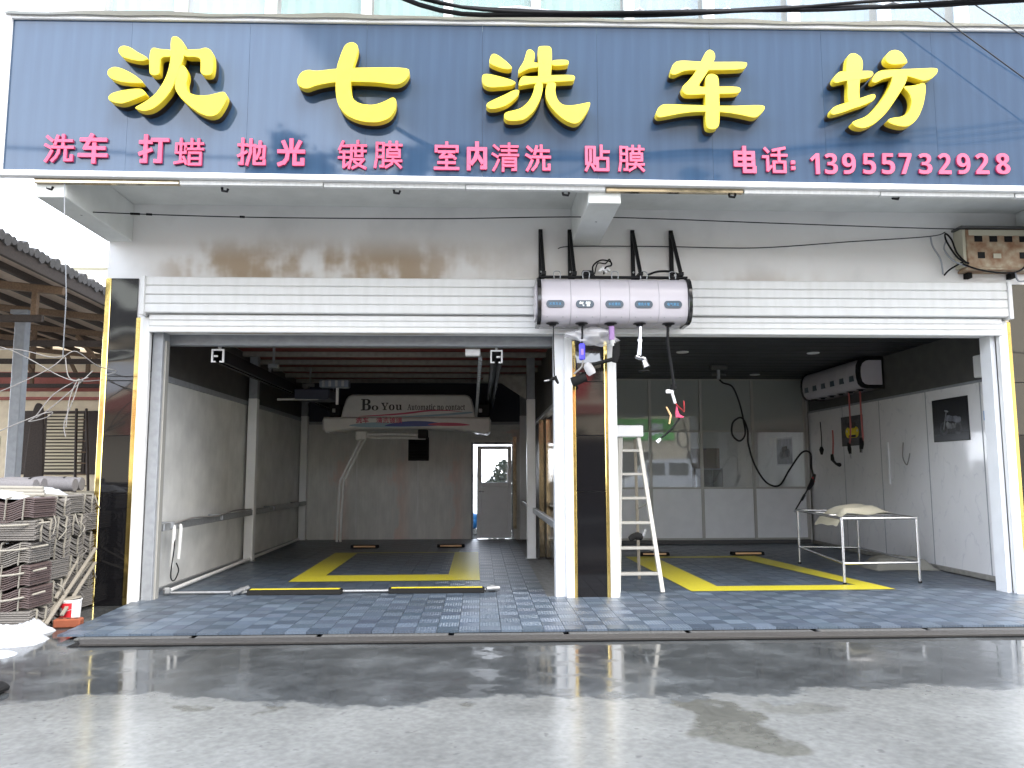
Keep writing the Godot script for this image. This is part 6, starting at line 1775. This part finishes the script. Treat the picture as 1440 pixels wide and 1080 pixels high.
	for k in 9: tb(pole, "band", M.pink_side if false else (M.strap if k % 2 == 0 else M.black), [Vector3(-7.95, 0.36 * k if k % 2 == 0 else 0.36 * k + 0.26, -4.4), Vector3(-7.95, 0.36 * k + (0.62 if k % 2 == 0 else 0.36), -4.4)], 0.075, 10)
	# pale house in the haze
	var f := thing("pale_house", "pale cream house far behind the shed roof with a red chimney pot", "house", Vector3(-19, 0, -26))
	bx(f, "wall", M.pale_wall, Vector3(-26.5, 0, -28), Vector3(-14.5, 9.6, -22))
	var fr := MB.new(f.position)
	fr.extrude(PackedVector2Array([Vector2(-27, 9.602), Vector2(-14, 9.602), Vector2(-14.6, 9.9), Vector2(-26.4, 9.9)]), -28.3, -21.7)
	build("roof", fr, M.pale_wall, f)
	var ch := bx(f, "chimney", M.house_red, Vector3(-20.2, 9.901, -23.2), Vector3(-19.5, 10.6, -22.6), 0.02)

# ---------------------------------------------------------------- opposite side of the street
func make_across_street():
	var o := thing("shop_across_street", "low beige shop across the street with a green sign, seen only in reflections", "building", Vector3(6, 0, 24))
	bx(o, "wall", M.house_wall, Vector3(-26, 0, 22.5), Vector3(22, 6.2, 28))
	bx(o, "side_block", M.pale_wall, Vector3(-34, 0, 23.0), Vector3(-9, 11.5, 30))
	bx(o, "side_block", M.house_wall, Vector3(15, 0, 23.0), Vector3(36, 11.5, 30))
	for bxx in [-24.0, -20.0, -16.0, -12.0, 16.0, 20.0, 24.0, 28.0]:
		for by in [6.9, 9.2]: bx(o, "window", M.black_gloss, Vector3(bxx, by, 22.95), Vector3(bxx + 2.2, by + 1.5, 23.0))
	bx(o, "red_awning", M.house_red, Vector3(-22, 3.3, 21.6), Vector3(5, 4.2, 22.5), 0.03)
	bx(o, "red_board", M.red_paint, Vector3(2.4, 4.6, 22.3), Vector3(4.6, 5.5, 22.5), 0.02)
	bx(o, "cream_board", M.white_paint, Vector3(-17.5, 4.7, 22.3), Vector3(-13.0, 5.6, 22.5), 0.02)
	bx(o, "roof_edge", M.roof_tile, Vector3(-26.3, 6.202, 22.2), Vector3(22.3, 6.5, 28.3), 0.03)
	bx(o, "sign_board", M.green_sign, Vector3(6.6, 3.4, 22.3), Vector3(11.2, 4.6, 22.5), 0.02)
	var mb := MB.new(o.position)
	var xf := Transform3D(Basis(Vector3.UP, PI), Vector3(0, 0, 22.3))
	for gi in 3: glyph(mb, ["清", "洗", "车"][gi], -10.6 + 1.1 * gi, 3.65, 0.75, 0.7, 0.0, 0.01, 0.09, xf)
	build("sign_letters", mb, M.white_paint, o)
	for x in [-13.0, -9.0, -5.0, -1.0, 3.0, 7.4, 12.0, 16.0]:
		bx(o, "shop_door", M.dark_wood, Vector3(x, 0, 22.44), Vector3(x + 2.6, 2.7, 22.5))
		bx(o, "window", M.black_gloss, Vector3(x + 0.3, 4.7, 22.45), Vector3(x + 2.1, 5.8, 22.5))
	var v := thing("white_van", "white van parked across the street, seen only in reflections", "van", Vector3(9.0, 0, 14))
	var bm := MB.new(v.position)
	bm.extrude(smooth_outline(PackedVector2Array([Vector2(6.6, 0.45), Vector2(11.2, 0.45), Vector2(11.25, 1.2), Vector2(11.1, 2.0), Vector2(10.8, 2.15), Vector2(8.1, 2.15), Vector2(7.6, 1.9), Vector2(7.2, 1.3), Vector2(6.6, 1.1)]), 1), 13.2, 14.9, 0.06)
	build("body", bm, M.white_paint, v)
	for x in [7.45, 10.3]:
		for z in [13.18, 14.92]:
			var wm := MB.new(v.position)
			wm.lathe([Vector2(0.0, -0.1), Vector2(0.3, -0.1), Vector2(0.34, -0.05), Vector2(0.34, 0.05), Vector2(0.3, 0.1), Vector2(0.0, 0.1)], 18, Transform3D(Basis(Vector3.RIGHT, PI / 2), Vector3(x, 0.34, z)))
			build("wheel", wm, M.rubber, v)
	for q in [[7.7, 8.5], [8.7, 9.6], [9.8, 10.7]]:
		bx(v, "window", M.black_gloss, Vector3(q[0], 1.4, 13.17), Vector3(q[1], 1.95, 13.21), 0.01)
	# trees and the pole with its wires that show in the glossy sign
	tree("bushy dark tree across the street, left of the sign's middle", Vector3(-4.9, 0, 14.2), 10.5, 1.3, 1)
	tree("small round tree across the street, reflected under the sign's middle letters", Vector3(-1.6, 0, 14.5), 10.0, 1.8, 2)
	tree("slim tree across the street, reflected at the right half of the sign", Vector3(5.9, 0, 15.0), 9.9, 0.9, 3)
	var p := thing("utility_pole", "concrete utility pole with transformer across the street", "utility pole", Vector3(10.1, 0, 14))
	tb(p, "pole", M.concrete, [Vector3(10.1, 0, 14), Vector3(10.1, 11.9, 14)], [0.2, 0.13], 12)
	bx(p, "transformer", M.grey_metal, Vector3(9.5, 9.3, 13.2), Vector3(11.0, 10.9, 13.85), 0.05)
	for y in [11.3, 10.9, 9.4]: bx(p, "cross_arm", M.grey_metal, Vector3(9.2, y, 13.86), Vector3(11.2, y + 0.1, 13.95), 0.01)
	for x in [9.4, 10.4, 11.0]: tb(p, "insulator", M.porcelain, [Vector3(x, 11.4, 13.9), Vector3(x, 11.62, 13.9)], 0.06, 8)
	tb(p, "jumper", M.cable, curve([Vector3(9.4, 11.5, 13.9), Vector3(9.2, 10.9, 13.7), Vector3(9.6, 10.6, 13.6), Vector3(10.2, 10.9, 13.6), Vector3(10.9, 11.2, 13.7), Vector3(11.0, 11.55, 13.9)], 6), 0.03, 6)
	var wr := thing("street_wires", "bundle of black overhead wires along the far side of the street", "cable", Vector3(2, 9, 12))
	for e in [[9.35, 9.75, 8.98, 0.03], [9.25, 9.55, 8.9, 0.03], [9.15, 9.35, 8.8, 0.03]]:
		tb(wr, "wire", M.cable, curve([Vector3(-14, 9.2, 12.1), Vector3(-6, 8.9, 12), Vector3(0.4, e[2] + 0.1, 12), Vector3(4.5, e[2], 12), Vector3(8.2, e[0], 12), Vector3(13.5, e[1] + 0.3, 12), Vector3(20, 11, 12)], 8), e[3], 6)
	for k in 4:
		tb(wr, "loop", M.cable, curve([Vector3(-3.8 + 1.5 * k, 9.0, 12), Vector3(-3.3 + 1.5 * k, 8.75 - 0.1 * k, 12), Vector3(-2.7 + 1.5 * k, 8.5, 12.1), Vector3(-2.2 + 1.5 * k, 8.65, 12), Vector3(-2.0 + 1.5 * k, 8.95, 12)], 6), 0.03, 6)

func tree(what: String, at: Vector3, h: float, r: float, sd: int):
	var o := thing("tree", what, "tree", at)
	var rng := RandomNumberGenerator.new()
	rng.seed = 500 + sd
	var tr := MB.new(at)
	tr.tube([at, at + Vector3(0.1, h * 0.4, 0), at + Vector3(0, h * 0.75, 0.05), at + Vector3(0.05, h * 0.97, 0)], [0.16, 0.12, 0.07, 0.02], 9)
	for k in 16:
		var y := h * (0.6 + 0.34 * k / 16.0)
		var a := k * 2.4
		var len := r * (1.0 - 0.55 * pow(k / 16.0, 3.0))
		tr.tube([at + Vector3(0, y, 0), at + Vector3(cos(a) * len * 0.6, y + 0.25, sin(a) * len * 0.6), at + Vector3(cos(a) * len, y + 0.35, sin(a) * len)], [0.04, 0.025, 0.01], 5)
	build("trunk", tr, M.bark, o)
	var lf := MB.new(at)
	for i in 5200:
		var t := rng.randf()
		var k := rng.randi() % 16
		var y := h * (0.6 + 0.34 * k / 16.0) + 0.2
		var a := k * 2.4 + rng.randfn(0, 0.25)
		var len := r * (1.0 - 0.55 * pow(k / 16.0, 3.0)) * (0.3 + 0.8 * t)
		var p := at + Vector3(cos(a) * len, y + rng.randfn(0, 0.16), sin(a) * len) + Vector3(rng.randfn(0, 0.13), 0, rng.randfn(0, 0.13))
		var bs := Basis(Vector3(rng.randfn(), rng.randfn(), rng.randfn()).normalized(), rng.randf() * 6.0)
		lf.quad(p + bs * Vector3(-0.1, -0.03, 0), p + bs * Vector3(0, -0.055, 0), p + bs * Vector3(0.11, 0.015, 0), p + bs * Vector3(-0.01, 0.06, 0), bs.z)
	build("crown", lf, M.leaf, o)
